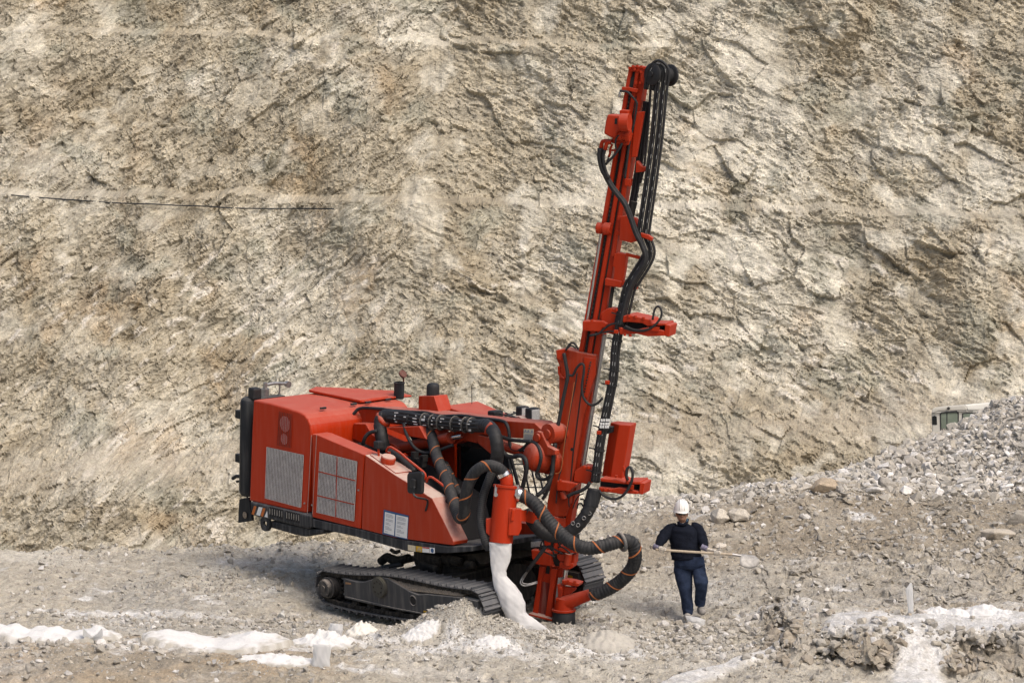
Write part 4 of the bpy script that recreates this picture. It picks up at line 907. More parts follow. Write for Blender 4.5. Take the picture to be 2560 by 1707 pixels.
# ---- red rod box between the arms
fb = M_(Z5, [(500, 1375), (586, 1382)], .10); hvec = M_(Z5, [(566, 968)], .10)[0] - fb[0]
fl = [fb[0], fb[1], fb[1] - Nm * .30, fb[0] - Nm * .34 - Rm * .14, fb[0] - Nm * .17 - Rm * .19]
mb = MB(); mb.slab(fl, hvec); mb.build('rod_box', REDM, rig, bevel=.01)
mb = MB(); mslab(mb, Z5, [(470, 985), (515, 985), (512, 1030), (470, 1040)], .12, .1); mb.build('box_bracket', BLACK, rig, bevel=.01)
# ---- mast foot
mb = MB(); mslab(mb, T3, [(692, 108), (1070, 150), (1075, 300), (1110, 420), (1142, 445), (960, 410), (780, 385), (705, 270)], .14, .14); gd = mb.build('rod_guide', REDM, rig, bevel=.01)
mb = MB(); mslab(mb, T3, [(1085, 175), (1200, 185), (1250, 330), (1240, 430), (1140, 430), (1080, 330)], .06, .1); mb.build('guide_jaw', UNDER, gd, bevel=.01)
mb = MB(); mslab(mb, T3, [(1200, 190), (1380, 200), (1380, 340), (1250, 340), (1190, 260)], .12, .12); mslab(mb, T3, [(1250, 345), (1510, 380), (1500, 455), (1440, 495), (1250, 460), (1235, 400)], .14, .2); mslab(mb, T3, [(1470, 195), (1540, 205), (1530, 385), (1465, 375)], .10, .2); mb.build('guide_clamp', REDM, gd, bevel=.01)
a_, b_ = M_(T3, [(1425, 185), (1390, 400)], .15); mb = MB(); mb.cyl(a_, b_, .055, seg=18); mb.build('clamp_cylinder', REDD, gd, smooth=True)
mb = MB(); mslab(mb, T3, [(1235, 30), (1450, 30), (1615, 165), (1400, 180), (1220, 120)], .16, .25); mb.build('hose_saddle', REDM, rig, bevel=.01)
mb = MB(); mslab(mb, T3, [(898, 722), (1060, 762), (975, 1398), (820, 1372)], .002, .001); mb.build('foot_recess_shade', paint_mat('shaded_red', (.16, .016, .010), dust=.3), mast)  # flat sheet, no real hollow: the recess shade is put into its darker red
mb = MB(); mslab(mb, T3, [(985, 450), (1062, 462), (1042, 582), (966, 566)], .003, .002); mb.build('foot_hole', UNDER, mast)
mb = MB(); mslab(mb, T3, [(850, 425), (962, 450), (890, 720), (815, 1372), (712, 1350), (790, 860)], .04, .037); mslab(mb, T3, [(1075, 470), (1200, 490), (1120, 1000), (1090, 1440), (960, 1415), (1050, 800)], .06, .057); mb.build('foot_leg', REDM, mast, bevel=.008)
mb = MB(); mslab(mb, T3, [(1215, 650), (1280, 660), (1240, 900), (1180, 1440), (1120, 1440), (1170, 1000)], .05, .08); mb.build('guide_rail', STEEL, mast, bevel=.004)
a_, b_ = M_(T3, [(1370, 500), (1345, 710)], .06); mb = MB(); mb.cyl(a_, b_, .036, seg=14); mb.build('piston_rod', CHROME, mast, smooth=True)
fp = M_(T3, [(640, 1352), (1045, 1460), (1240, 1500)], .16)
mb = MB(); mb.slab([fp[0], fp[0] - VERT * .03, fp[2] - VERT * .035, fp[2]], -Nm * .36); mb.build('foot_plate', REDD, mast, bevel=.006)
# suction hood
c0 = M_(T3, [(1330, 1290)], .10)[0]; c1 = M_(T3, [(1350, 1050)], .10)[0]
mb = MB(); mb.cyl(c0, c1, .155, .13, seg=28); mb.cyl(c0 - VERT * .012, c0 + VERT * .022, .185, seg=28); sh = mb.build('suction_hood', REDM, rig, smooth=True, bevel=.006)
sk = c0.copy(); low = sk - VERT * .27
mb = MB(); mb.cyl(sk - VERT * .01, low, .17, .18, seg=28, prof=[(0, .92), (.1, 1), (.8, 1.02), (.95, .98), (1, .85)]); mb.build('rubber_skirt', RUBBER, sh, smooth=True)
e1 = M_(T3, [(1330, 1160)], .12)[0]; e2 = M_(T3, [(1835, 985)], .12)[0]
mb = MB(); mb.cyl(e1, e2, .115, .085, seg=26); mb.build('suction_pipe', REDM, sh, smooth=True)
mb = MB(); mslab(mb, T3, [(1195, 780), (1330, 800), (1320, 860), (1280, 1140), (1240, 1135), (1160, 1100), (1165, 1060), (1215, 1060)], .13, .10); mslab(mb, T3, [(1290, 700), (1440, 722), (1630, 770), (1605, 830), (1330, 800), (1290, 760)], .20, .22); mslab(mb, T3, [(1330, 820), (1560, 850), (1560, 885), (1420, 1010), (1310, 1060)], .10, .06); mb.build('hood_carriage', REDM, sh, bevel=.01)
mb = MB()
for x, y in ((1360, 735), (1410, 720), (1545, 740), (1270, 860), (1205, 1075)):
    c = M_(T3, [(x, y)], .21)[0]; mb.box(c, (Rm, VERT, Nm), (.04, .04, .03))
mb.build('bolt', REDM, sh, each=True)
# ---- dust cyclone hung in front of the nose
TC = 42.45
ct = unp(*Q(Z4, (478, 302))[0], TC); cb = unp(*Q(Z4, (432, 768))[0], TC)
mb = MB(); mb.cyl(cb, ct, .175, .182, seg=36, prof=[(0, 1), (.955, 1), (.96, 1.10), (1, 1.10)]); cy = mb.build('dust_cyclone', REDM, rig, smooth=True)
axc = (ct - cb).normalized()
mb = MB()
for x in (395, 565):
    c = unp(*Q(Z4, (x, 335))[0], TC - .10); mb.box(c, (RGT, axc, FWD), (.05, .13, .04)); mb.cyl(c - axc * .08, c - axc * .08 - FWD * .05, .03, seg=12)
mb.build('lid_latch', STEEL, cy, each=True)
mb = MB(); q = [unp(x, y, TC + .02) for x, y in Q(Z4, (500, 480), (600, 488), (600, 655), (575, 705), (490, 705))]; mb.slab(q, -FWD * .2); mb.slab([unp(x, y, TC) for x, y in Q(Z4, (310, 575), (360, 570), (345, 720), (310, 690))], FWD * .2); cbk = mb.build('cyclone_bracket', REDM, cy, bevel=.01, each=True)
a_ = unp(*Q(Z4, (520, 545))[0], TC - .2); b_ = unp(*Q(Z4, (640, 552))[0], TC); c_ = unp(*Q(Z4, (760, 588))[0], 42.75)
mb = MB()
for p, q_ in ((a_, b_), (b_, c_)):
    d = (q_ - p).normalized(); mb.box((p + q_) / 2, (d, d.cross(FWD).normalized(), FWD), ((q_ - p).length, .17, .05))
mb.build('cyclone_arm', REDM, cy, bevel=.008)
mb = MB(); mb.slab([unp(x, y, 42.9) for x, y in Q(Z4, (600, 520), (960, 570), (960, 650), (760, 640), (600, 590))], FWD * .15); mb.build('cross_beam', BOOMR, rig, bevel=.01)
mb = MB(); mb.tube([unp(*Q(Z4, p)[0], TC) for p in ((478, 310), (480, 270), (478, 250), (462, 225))], .098, seg=20); mb.build('inlet_elbow', REDM, cy, smooth='all')
mb = MB(); p_ = unp(*Q(Z4, (462, 228))[0], TC); q_ = unp(*Q(Z4, (448, 200))[0], TC); mb.cyl(p_, q_, .112, seg=24); p_ = unp(*Q(Z4, (566, 376))[0], TC); q_ = unp(*Q(Z4, (592, 384))[0], TC); mb.cyl(p_, q_, .12, seg=24); mb.cyl(unp(*Q(Z4, (540, 370))[0], TC), q_, .10, seg=20); mb.build('hose_band', CHROME, cy, smooth=True)
# ---- corrugated suction hoses with orange spirals
def big_hose(name, pts, r, pitch=.05, turn=.34, stripe=True, corr=.045, mat=None):
    mb = MB(); mb.tube(pts, r, seg=22, corr=corr, pitch=pitch); o = mb.build(name, mat or HOSE, rig, smooth='all')
    if stripe:
        mb = MB(); mb.helix(pts, r * 1.055, .024, turn); mb.build('spiral_stripe', ORANGE, o, smooth='all')
    return o
def tpath(Z, lst): return [unp(*Q(Z, (x, y))[0], t) for x, y, t in lst]
big_hose('suction_hose', tpath(Z3, [(690, 520, 44.6), (745, 580, 44.4), (785, 740, 44.1), (840, 880, 43.7), (905, 1050, 43.3), (948, 1190, 43.0), (985, 1275, 42.85), (1020, 1262, 42.75), (1030, 1150, 42.65), (1055, 1010, 42.55), (1115, 890, 42.45), (1210, 832, 42.4), (1310, 850, 42.4), (1385, 925, 42.45)]), .088, pitch=.034, corr=.02)
big_hose('suction_hose', tpath(Z4, [(588, 383, 42.45), (650, 410, 42.4), (720, 465, 42.35), (800, 570, 42.3), (880, 660, 42.25), (960, 735, 42.2), (1050, 790, 42.15), (1150, 815, 42.1), (1260, 800, 42.1), (1370, 768, 42.15), (1450, 752, 42.2), (1510, 785, 42.25), (1530, 870, 42.3), (1512, 960, 42.4), (1450, 1045, 42.5), (1360, 1120, 42.6), (1250, 1175, 42.65), (1170, 1195, 42.7)]), .100, corr=.05)
mb = MB(); tor = unp(*Q(Z4, (1420, 765))[0], 42.17); axd = (unp(*Q(Z4, (1460, 753))[0], 42.2) - tor).normalized(); u = axd.orthogonal().normalized(); v = axd.cross(u)
mb.rings([[tor + (u * math.cos(a) + v * math.sin(a)) * (.125 + .028 * math.cos(b)) + axd * .028 * math.sin(b) for b in [2 * math.pi * k / 10 for k in range(10)]] for a in [2 * math.pi * k / 30 for k in range(30)]], cap=False, closed=True); mb.build('hose_ring', paint_mat('grey_rubber', (.10, .10, .10), dust=.5), rig, smooth='all')
big_hose('drain_hose', tpath(Z3, [(1265, 880, 42.75), (1225, 980, 42.7), (1185, 1100, 42.65), (1165, 1240, 42.6), (1175, 1370, 42.55), (1205, 1470, 42.5), (1240, 1545, 42.5)]), .066, pitch=.03, stripe=False, corr=.03)
big_hose('interior_hose', tpath(Z3, [(860, 820, 44.3), (900, 900, 44.0), (950, 1010, 43.8), (990, 1090, 43.6)]), .06, stripe=True, pitch=.03, turn=.25)
big_hose('interior_hose', tpath(Z3, [(560, 480, 45.3), (600, 540, 45.2), (660, 640, 45.0), (720, 720, 44.8)]), .10, stripe=False, pitch=.03)
big_hose('interior_hose', tpath(Z3, [(860, 1150, 43.3), (905, 1100, 43.3), (890, 900, 43.6), (800, 780, 44.0)]), .05, stripe=False)
# sleeved hydraulic bundles
def sleeve(name, pts, r, mat=None): mb = MB(); mb.tube(pts, r, seg=18, corr=.03, pitch=.09); return mb.build(name, mat or RUBBER, rig, smooth='all')
s1 = sleeve('hose_sleeve', tpath(Z4, [(1195, 330, 42.45), (1180, 420, 42.45), (1140, 520, 42.45), (1070, 620, 42.5), (980, 690, 42.55), (880, 720, 42.6), (780, 690, 42.65), (700, 610, 42.7), (650, 500, 42.75)]), .098)
mb = MB(); mb.cyl(unp(*Q(Z4, (1200, 345))[0], 42.45), unp(*Q(Z4, (1165, 470))[0], 42.45), .112, seg=20); mb.build('sleeve_collar', HOSE, s1, smooth=True)
mb = MB()
for x, y in ((1062, 628), (1020, 612), (1155, 532), (1110, 570)):
    c = unp(*Q(Z4, (x, y))[0], 42.36); mb.rings([[c + (RGT * math.cos(a) + UPV * math.sin(a)) * (.026 + .006 * math.cos(b)) + FWD * .006 * math.sin(b) for b in (0, 1.57, 3.14, 4.71)] for a in [2 * math.pi * k / 14 for k in range(14)]], cap=False, closed=True)
mb.build('eyelet', STEEL, s1, each=True)
# boom-top bundle: sleeves at both ends, bare hoses between
def Bp(lst): return [U_(Z3, [(x, y)], s)[0] for x, y, s in lst]
sleeve('hose_sleeve', Bp([(345, 690, .75), (325, 610, .72), (310, 520, .75), (315, 440, .80), (350, 408, .86), (420, 410, .88), (520, 420, .90), (580, 432, .9)]), .105)
sleeve('hose_sleeve', Bp([(1160, 490, .9), (1220, 490, .85), (1268, 530, .75), (1295, 600, .7), (1308, 700, .7), (1300, 790, .72), (1285, 850, .75)]), .100)
bb = Bp([(400, 408, .86), (520, 420, .88), (650, 440, .9), (800, 460, .9), (1000, 480, .9), (1200, 492, .88)])
mb = MB(); mk = MB(); random.seed(8)
for k in range(9):
    a = 2 * math.pi * k / 9; off = Uu * math.sin(a) * .080 + Su * math.cos(a) * .07
    pts = [p + off * random.uniform(.85, 1.1) for p in bb]; mb.tube(pts, .028, seg=8)
    if off.dot(Su) < .02:
        S = spline(pts, .03)
        for i in range(6, len(S) - 6, 7):
            if random.random() < .55: d = (S[i + 1] - S[i]).normalized(); mk.box(S[i] - Su * .029, (d, Uu, Su), (random.choice((.05, .09, .03)), .016 if random.random() < .7 else .034, .003))
bo = mb.build('boom_hose_bundle', RUBBER, rig, smooth='all'); mk.build('hose_print', WHITE, bo)
mb = MB()
for x, y in ((690, 448), (760, 462), (830, 462), (945, 475), (1040, 482), (1090, 487)):
    c = U_(Z3, [(x, y)], .9)[0]; mb.rings([[c + (Uu * math.cos(a) * .128 + Su * math.sin(a) * .115) + Fu * h for a in [2 * math.pi * k / 18 for k in range(18)]] for h in (-.008, .008)])
mb.build('hose_tie', paint_mat('grey_tie', (.06, .06, .06)), bo, each=True)
mb = MB(); mb.tube(Bp([(292, 395, .78), (318, 450, .74), (345, 478, .78), (380, 478, .85)]), .045); mb.tube(Bp([(1215, 555, .72), (1228, 510, .70), (1262, 470, .75)]), .04); mb.build('hose_saddle', BOOMR, rig, smooth='all')
def bhose(lst, r, name='boom_hose'):
    mb = MB(); mb.tube(Bp(lst), r); return mb.build(name, RUBBER, rig, smooth='all')
bhose([(90, 480, .9), (60, 492, .9), (42, 475, .9), (55, 430, .9), (95, 375, .95), (150, 340, 1.0), (300, 347, 1.0), (420, 362, 1.0), (600, 375, 1.0), (700, 380, 1.0), (820, 408, 1.0), (1000, 405, 1.02), (1150, 425, 1.02), (1340, 448, 1.0), (1385, 478, .98), (1405, 540, .97), (1412, 630, .97), (1430, 685, .97), (1480, 705, .97), (1530, 680, .97), (1570, 640, .97), (1620, 632, .95), (1662, 680, .92), (1680, 760, .9), (1660, 850, .9), (1640, 900, .9), (1660, 940, .9), (1720, 945, .9), (1770, 905, .9)], .026)
bhose([(510, 470, .8), (525, 540, .75), (560, 620, .7), (610, 685, .7), (680, 720, .75), (780, 712, .8), (860, 680, .85), (930, 655, .9)], .026)
bhose([(1340, 690, .8), (1385, 745, .8), (1440, 755, .8), (1500, 745, .8), (1545, 775, .8), (1558, 840, .8), (1545, 920, .8), (1525, 1000, .8), (1515, 1040, .8)], .034)
bhose([(1345, 585, .9), (1420, 610, .9), (1520, 620, .92), (1600, 625, .95)], .03)
bhose([(160, 650, .5), (180, 590, .5), (220, 550, .55), (280, 535, .6)], .03)
bhose([(380, 700, .4), (470, 760, .4), (560, 840, .4), (600, 880, .4)], .05)
mb = MB(); mb.tube(tpath(Z4, [(800, 800, 42.45), (740, 880, 42.5), (680, 960, 42.6), (650, 1000, 42.7)]), .03); mb.build('foot_hose', RUBBER, rig, smooth='all')
mb = MB(); mb.tube(tpath(Z4, [(660, 990, 42.7), (610, 1050, 42.8), (590, 1100, 42.8), (620, 1122, 42.8), (670, 1115, 42.8), (730, 1098, 42.85)]), .012); mb.tube(tpath(Z4, [(655, 1000, 42.7), (625, 1050, 42.8), (605, 1095, 42.8), (650, 1108, 42.8), (730, 1088, 42.85)]), .010); mb.build('foot_hose', STEEL, rig, each=True, smooth='all')
mb = MB(); random.seed(12)
for k in range(9):
    a_ = unp(*Q(Z4, (random.uniform(730, 900), random.uniform(770, 830)))[0], 42.7); mb.tube([a_, a_ + RGT * random.uniform(.02, .15) + UPV * random.uniform(-.05, .1), a_ + RGT * random.uniform(.05, .25) - UPV * random.uniform(0, .12)], .012)
mb.build('hose_knot', RUBBER, rig, each=True, smooth='all')
mb = MB(); mb.tube(tpath(Z3, [(1640, 1090, 42.6), (1700, 1040, 42.6), (1750, 970, 42.6), (1775, 880, 42.6), (1785, 760, 42.6), (1800, 640, 42.6)]), .032); mb.build('slide_hose', RUBBER, rig, smooth='all')

# ================================================================== CRAWLER TRACKS
NU = R(4)
Ft = (Fh * math.cos(NU) + VERT * math.sin(NU)); St = (Sh + VERT * math.sin(R(4))).normalized(); Ut = Ft.cross(St).normalized()
O_T = unp(818, 1468, 45.0)                        # sprocket centre on the outer face of the near chain
ti = on_plane(1178, 1513, O_T, St); WB = (ti - O_T).dot(Ft)
TW = .42
def build_track(off, name_parent):
    O = O_T + St * off
    def P(x, z, y=0.0): return O + Ft * x + Ut * z + St * y
    Rs = .255
    # chain centre line: bottom run, front idler, top run with sag, sprocket
    path = []
    def arc(cx, cz, a0, a1, n):
        for k in range(n): a = a0 + (a1 - a0) * k / n; path.append((cx + Rs * math.cos(a), cz + Rs * math.sin(a)))
    nb = 30
    for k in range(nb): path.append((WB * k / nb, -Rs - .075 * math.sin(math.pi * k / nb) ** .6))
    arc(WB, 0, -math.pi / 2, math.pi / 2, 16)
    for k in range(nb): f = k / nb; path.append((WB * (1 - f), Rs + .035 * math.sin(math.pi * f) - .02 * math.sin(3 * math.pi * f)))
    arc(0, 0, math.pi / 2, 3 * math.pi / 2, 16)
    pts = [Vector((x, z, 0)) for x, z in path]; L = [0]
    for i in range(len(pts)): L.append(L[-1] + (pts[(i + 1) % len(pts)] - pts[i]).length)
    def at(s):
        s %= L[-1]; i = int(np.searchsorted(L, s, side='right')) - 1; i = min(i, len(pts) - 1); f = (s - L[i]) / (L[i + 1] - L[i])
        a, b = pts[i], pts[(i + 1) % len(pts)]; d = (b - a).normalized(); return a.lerp(b, f), d
    n = 46; pit = L[-1] / n
    mb = MB()
    for k in range(2 * n):                          # chain links, two strands
        p, d = at(k * pit / 2); dd = Ft * d.x + Ut * d.y; nn = (Ft * d.y - Ut * d.x)
        for y in (.05, .30):
            mb.box(P(p.x, p.y, y) - nn * .035, (dd, nn, St), (pit * .47, .075 if k % 2 else .06, .05))
    ch = mb.build('track_chain', UNDER, rig, bevel=.006)
    sh_ = MB(); p0 = Vector((0, 0, 0))
    q, h = pit * .5, .006
    prof = [(-q, 0), (-q, .012), (-q + .012, .016), (-q + .030, .055), (-q + .044, .055), (-q + .056, .018), (-.012, .014), (.0, .034), (.012, .034), (.022, .014), (q - .02, .012), (q + .006, .012), (q + .006, 0)]
    sh_.slab([Ft * a + Ut * b - St * .02 for a, b in prof], St * TW)
    base = None
    for k in range(n):
        p, d = at((k + .5) * pit); ang = math.atan2(d.y, d.x)
        dd = Ft * d.x + Ut * d.y; nn = (Ft * d.y - Ut * d.x)
        if base is None:
            base = sh_.build('track_shoe', SHOE, ch); o = base; c_loc = base.location.copy()
        else:
            o = base.copy(); C.objects.link(o); o.parent = ch; o.matrix_parent_inverse = Matrix.Translation(-_wl[ch.name])
        # shoe frame: outward = nn
        src = Matrix((Ft, Ut, St)).transposed(); dst = Matrix((dd, nn, St)).transposed()
        if dst.determinant() * src.determinant() < 0: dst = Matrix((-dd, nn, St)).transposed()
        rot = (dst @ src.inverted())
        c3 = rot @ c_loc
        o.rotation_mode = 'QUATERNION'; o.rotation_quaternion = rot.to_quaternion(); o.location = P(p.x, p.y, 0) + nn * .004 + c3
    # bolt bosses and bores seen on the front shoes
    # side frame
    def fp(T, xy, y=-.0): return [on_plane(*Q(T, p)[0], O_T + St * y, St) + St * off for p in xy]
    mb = MB(); mb.slab(fp(T1, [(618, 505), (660, 520), (860, 575), (990, 585), (1090, 555), (1240, 505), (1330, 480), (1480, 510), (1900, 760), (2080, 830)]) + fp(T2, [(480, 815), (1150, 880), (1510, 955), (1530, 1110), (1500, 1190), (700, 1210), (440, 1205)]) + fp(T1, [(2030, 1190), (1900, 1160), (1250, 1010), (950, 930), (700, 860), (630, 870)]), St * .30)
    fr = mb.build('track_frame', TRACKF, rig, bevel=.012)
    mb = MB(); mb.slab(fp(T1, [(640, 865), (1000, 945), (1600, 1085), (2150, 1190), (2150, 1215), (1600, 1115), (1000, 985), (640, 895)], -.015), St * .04); mb.build('frame_flange', TRACKF, fr, bevel=.004)
    c = fp(T1, [(1345, 675)])[0]; mb = MB(); mb.cyl(c + St * .02, c - St * .06, .165, seg=36, prof=[(0, 1), (.8, 1), (.82, .93), (1, .93)]); pv = mb.build('pivot_cap', paint_mat('greasy_cap', (.06, .058, .05), dust=.3, side=.05, rough=.6, dustcol=(.2, .18, .12)), fr, smooth=True)
    mb = MB()
    for k in range(8):
        a = 2 * math.pi * k / 8; q_ = c - St * .06 + (Ft * math.cos(a) + Ut * math.sin(a)) * .095; mb.cyl(q_, q_ - St * .006, .016, seg=8)
    mb.build('cap_bolt', UNDER, pv, each=True)
    c = fp(T1, [(1985, 945)])[0]; mb = MB(); mb.cyl(c + St * .05, c - St * .004, .066, seg=24); mb.build('frame_hole', DARK, fr)
    mb = MB(); mb.rings([[c - St * .002 + (Ft * math.cos(a) + Ut * math.sin(a)) * (.076 + .012 * math.cos(b)) + St * .012 * math.sin(b) for b in (0, 1.57, 3.14, 4.71)] for a in [2 * math.pi * k / 24 for k in range(24)]], cap=False, closed=True); mb.build('hole_rim', TRACKF, fr)
    for T, quad, mt in ((T2, [(1302, 988), (1412, 1010), (1410, 1056), (1300, 1034)], YELLOW), (T1, [(2190, 1138), (2260, 1150), (2258, 1178), (2188, 1172)], YELLOW), (T1, [(660, 580), (765, 600), (765, 628), (660, 620)], flat_mat('faded_orange', (.32, .17, .08)))):
        mb = MB(); mb.slab(fp(T, quad, -.002), -St * .004); mb.build('frame_label', mt, fr)
    # earth lying on top of the frame
    mb = MB(); a_ = fp(T1, [(1480, 505), (1900, 752)]) + fp(T2, [(900, 830), (1200, 868)])
    prof_h = [.03, .10, .13, .02]; rg = []
    for i in range(24):
        f = i / 23 * 3; k = min(int(f), 2); p = a_[k].lerp(a_[k + 1], f - k); hh = prof_h[k] + (prof_h[k + 1] - prof_h[k]) * (f - k) + random.uniform(-.012, .02)
        rg.append([p + St * .01, p + St * .06 + Ut * hh * .7, p + St * .16 + Ut * hh, p + St * .27 + Ut * hh * .8, p + St * .30])
    mb.rings(rg); mb.build('caked_earth', DIRTC, fr, smooth=True)
    mb = MB()
    for i in range(10):
        p = fp(T1, [(640 + i * 45, 470 + i * 12)])[0]; 
        rg_ = p
    # sprocket, final drive, idler, rollers
    mb = MB(); nt = 20; ring = []
    for k in range(nt * 2):
        a = math.pi * k / nt; r = .235 if k % 2 else .20; ring.append(P(r * math.cos(a), r * math.sin(a), .12))
    mb.slab(ring, St * .06); sp = mb.build('sprocket', UNDER, rig)
    mb = MB(); mb.cyl(P(0, 0, .15), P(0, 0, -.08), .165, seg=34, prof=[(0, 1), (.55, 1), (.58, 1.03), (.66, 1.03), (.68, .86), (.95, .82), (1, .74)]); mb.cyl(P(0, 0, -.08), P(0, 0, -.095), .05, seg=18)
    for k in range(5):
        a = 2 * math.pi * k / 5 + .3; mb.cyl(P(.12 * math.cos(a), .12 * math.sin(a), -.07), P(.12 * math.cos(a), .12 * math.sin(a), -.085), .022, seg=8)
    mb.build('final_drive', paint_mat('drive_hub', (.035, .036, .038), dust=.5, side=.1), sp, smooth=True)
    mb = MB(); mb.cyl(P(WB, 0, .28), P(WB, 0, .08), .225, seg=38, prof=[(0, .92), (.1, 1), (.9, 1), (1, .92)]); mb.cyl(P(WB, 0, .08), P(WB, 0, .03), .07, seg=16); mb.build('idler_wheel', UNDER, rig, smooth=True)
    for T, x, y, r in ((T1, 860, 1020, .09), (T1, 1150, 1080, .095), (T1, 1420, 1130, .095), (T1, 1720, 1200, .095), (T1, 2000, 1270, .095)):
        c = fp(T, [(x, y)], .06)[0]; mb = MB(); mb.cyl(c + St * .22, c, r, seg=22, prof=[(0, 1), (.25, 1), (.27, .8), (.73, .8), (.75, 1.0), (1, 1.0)]); mb.cyl(c, c - St * .05, .05, seg=12, prof=[(0, 1.1), (.6, 1), (1, .6)]); mb.build('track_roller', UNDER, rig, smooth=True)
    c = fp(T1, [(1175, 470)], .10)[0]; mb = MB(); mb.cyl(c + St * .2, c, .075, seg=20); mb.cyl(c, c - St * .05, .045, seg=14); mb.build('carrier_roller', UNDER, rig, smooth=True)
    mb = MB(); mb.tube([P(-.05, .18, .35), P(.45, .2, .4), P(.9, .3, .5), P(1.2, .35, .6)], .04); mb.build('drive_hose', RUBBER, rig, smooth='all')
build_track(0.0, rig)
GAUGE = 2.06
build_track(GAUGE, rig)
# carbody between the tracks and slewing ring under the deck
cbm = O_T + Ft * (WB * .5) + St * (GAUGE * .5 + TW / 2)
mb = MB(); mb.box(cbm + Ut * .10, (Ft, St, Ut), (1.35, 1.55, .30)); mb.box(cbm + Ft * .1 - Ut * .02, (Ft, St, Ut), (1.9, .8, .26)); cbo = mb.build('carbody', UNDER, rig, bevel=.03)
mb = MB(); dk = U_(Z2, [(960, 70)], 1.0)[0]
sc0 = cbm + Ut * .22; mb.cyl(sc0, sc0 + Uu * .50, .62, seg=40, prof=[(0, 1), (.3, 1), (.32, 1.1), (.6, 1.1), (.62, .95), (1, .95)]); mb.build('slewing_ring', UNDER, rig, smooth=True)
mb = MB(); uslab(mb, Z2, [(780, 90), (1050, 85), (1240, 70), (1300, 150), (1180, 190), (980, 150), (820, 150)], .55, 1.2); mb.build('swing_frame', UNDER, rig, bevel=.02)
mb = MB(); random.seed(21)
for k in range(7):
    a_ = on_plane(*Q(Z2, (random.uniform(800, 1250), random.uniform(90, 170)))[0], P_N + Su * .45, Su); mb.cyl(a_, a_ + Fu * random.uniform(.15, .35), random.uniform(.04, .09), seg=14)
mb.tube(U_(Z2, [(590, 110), (640, 95), (720, 120), (800, 105)], .9), .05); mb.tube(U_(T1, [(1350, 180), (1480, 90), (1560, 140), (1750, 150), (1900, 110)], .9), .07); mb.tube(U_(Z2, [(640, 40), (670, 60), (700, 50)], .3), .03); mb.build('swing_hose', UNDER, rig, each=True, smooth='all')
mb = MB(); mb.cyl(on_plane(*Q(T3, (420, 760))[0], P_N + Su * 1.3, Su), on_plane(*Q(T3, (420, 760))[0], P_N + Su * 1.9, Su), .30, seg=24); mb.build('travel_motor', UNDER, rig, smooth=True)
# ================================================================== SAMPLE BAG UNDER THE CYCLONE
def plastic(name, rgb, rough=.45, trans=.35):
    m, n, l, b = new_mat(name)
    b.inputs['Base Color'].default_value = (*rgb, 1); b.inputs['Roughness'].default_value = rough; b.inputs['Specular IOR Level'].default_value = .35
    tr = n.new('ShaderNodeBsdfTranslucent'); tr.inputs['Color'].default_value = (*rgb, 1)
    mx = n.new('ShaderNodeMixShader'); mx.inputs[0].default_value = trans; out = n['Material Output']
    ge = n.new('ShaderNodeNewGeometry'); nz = N(n, 'ShaderNodeTexNoise', Scale=14.0, Detail=4.0, Roughness=.6); l.new(ge.outputs['Position'], nz.inputs['Vector'])
    bp = n.new('ShaderNodeBump'); bp.inputs['Distance'].default_value = .012; bp.inputs['Strength'].default_value = .5; l.new(nz.outputs['Fac'], bp.inputs['Height']); l.new(bp.outputs[0], b.inputs['Normal'])
    l.new(b.outputs[0], mx.inputs[1]); l.new(tr.outputs[0], mx.inputs[2]); l.new(mx.outputs[0], out.inputs['Surface'])
    return m
BAG = plastic('white_bag_film', (.74, .735, .73), trans=.25); THIN = plastic('thin_clear_film', (.78, .78, .77), trans=.5)
def bag_loft(name, sec, t, mat, depth=.8, parent=None, wr=.006, seed=1, ground_clamp=False):
    """sec: rows of (left x, left y, right x, right y, depth factor) in photograph pixels"""
    rs = np.random.RandomState(seed); rows = []
    fine = []
    for i in range(len(sec) - 1):
        for k in range(6):
            f = k / 6; f = f * f * (3 - 2 * f) * .4 + f * .6; fine.append([a + (b - a) * f for a, b in zip(sec[i], sec[i + 1])])
    fine.append(sec[-1]); nseg = 40; ph = rs.rand(8) * 6
    for i, (lx, ly, rx, ry, dk) in enumerate(fine):
        a_ = unp(lx, ly, t); b_ = unp(rx, ry, t); c = (a_ + b_) / 2; u = (b_ - a_) / 2; dr = u.length * depth * dk
        ring = []
        for k in range(nseg):
            an = 2 * math.pi * k / nseg
            w_ = 1 + wr * 6 * math.sin(3 * an + ph[0] + i * .23) * math.sin(i * .31 + ph[1]) + wr * 4 * math.sin(7 * an + ph[2] - i * .4) + wr * 3 * math.sin(11 * an + ph[3] + i * .9)
            p = c + u * math.cos(an) * (1 + (w_ - 1) * .35) - FWD * math.sin(an) * dr * w_
            ring.append(p)
        rows.append(ring)
    mb = MB(); mb.rings(rows); return mb.build(name, mat, parent, smooth='all')
def sec4(rows): return [(*Q(Z4, (a, b))[0], *Q(Z4, (c, d))[0], k) for a, b, c, d, k in rows]
hb = bag_loft('sample_bag', sec4([(336, 768, 522, 776, 1.0), (338, 800, 520, 805, .95), (342, 860, 518, 865, .85), (348, 940, 505, 930, .7), (358, 1010, 476, 1000, .85), (362, 1060, 478, 1040, .9), (378, 1140, 545, 1110, .95), (408, 1230, 600, 1190, 1), (440, 1310, 632, 1265, 1), (480, 1390, 634, 1335, 1), (535, 1470, 660, 1365, .9), (570, 1508, 720, 1400, .8), (680, 1512, 790, 1455, .6), (790, 1513, 835, 1496, .5), (845, 1517, 850, 1508, .3)]), 42.40, BAG, depth=.6, wr=.011)
tag(hb, 'long white plastic sample bag hanging from the red dust cyclone to the gravel', 'bag')
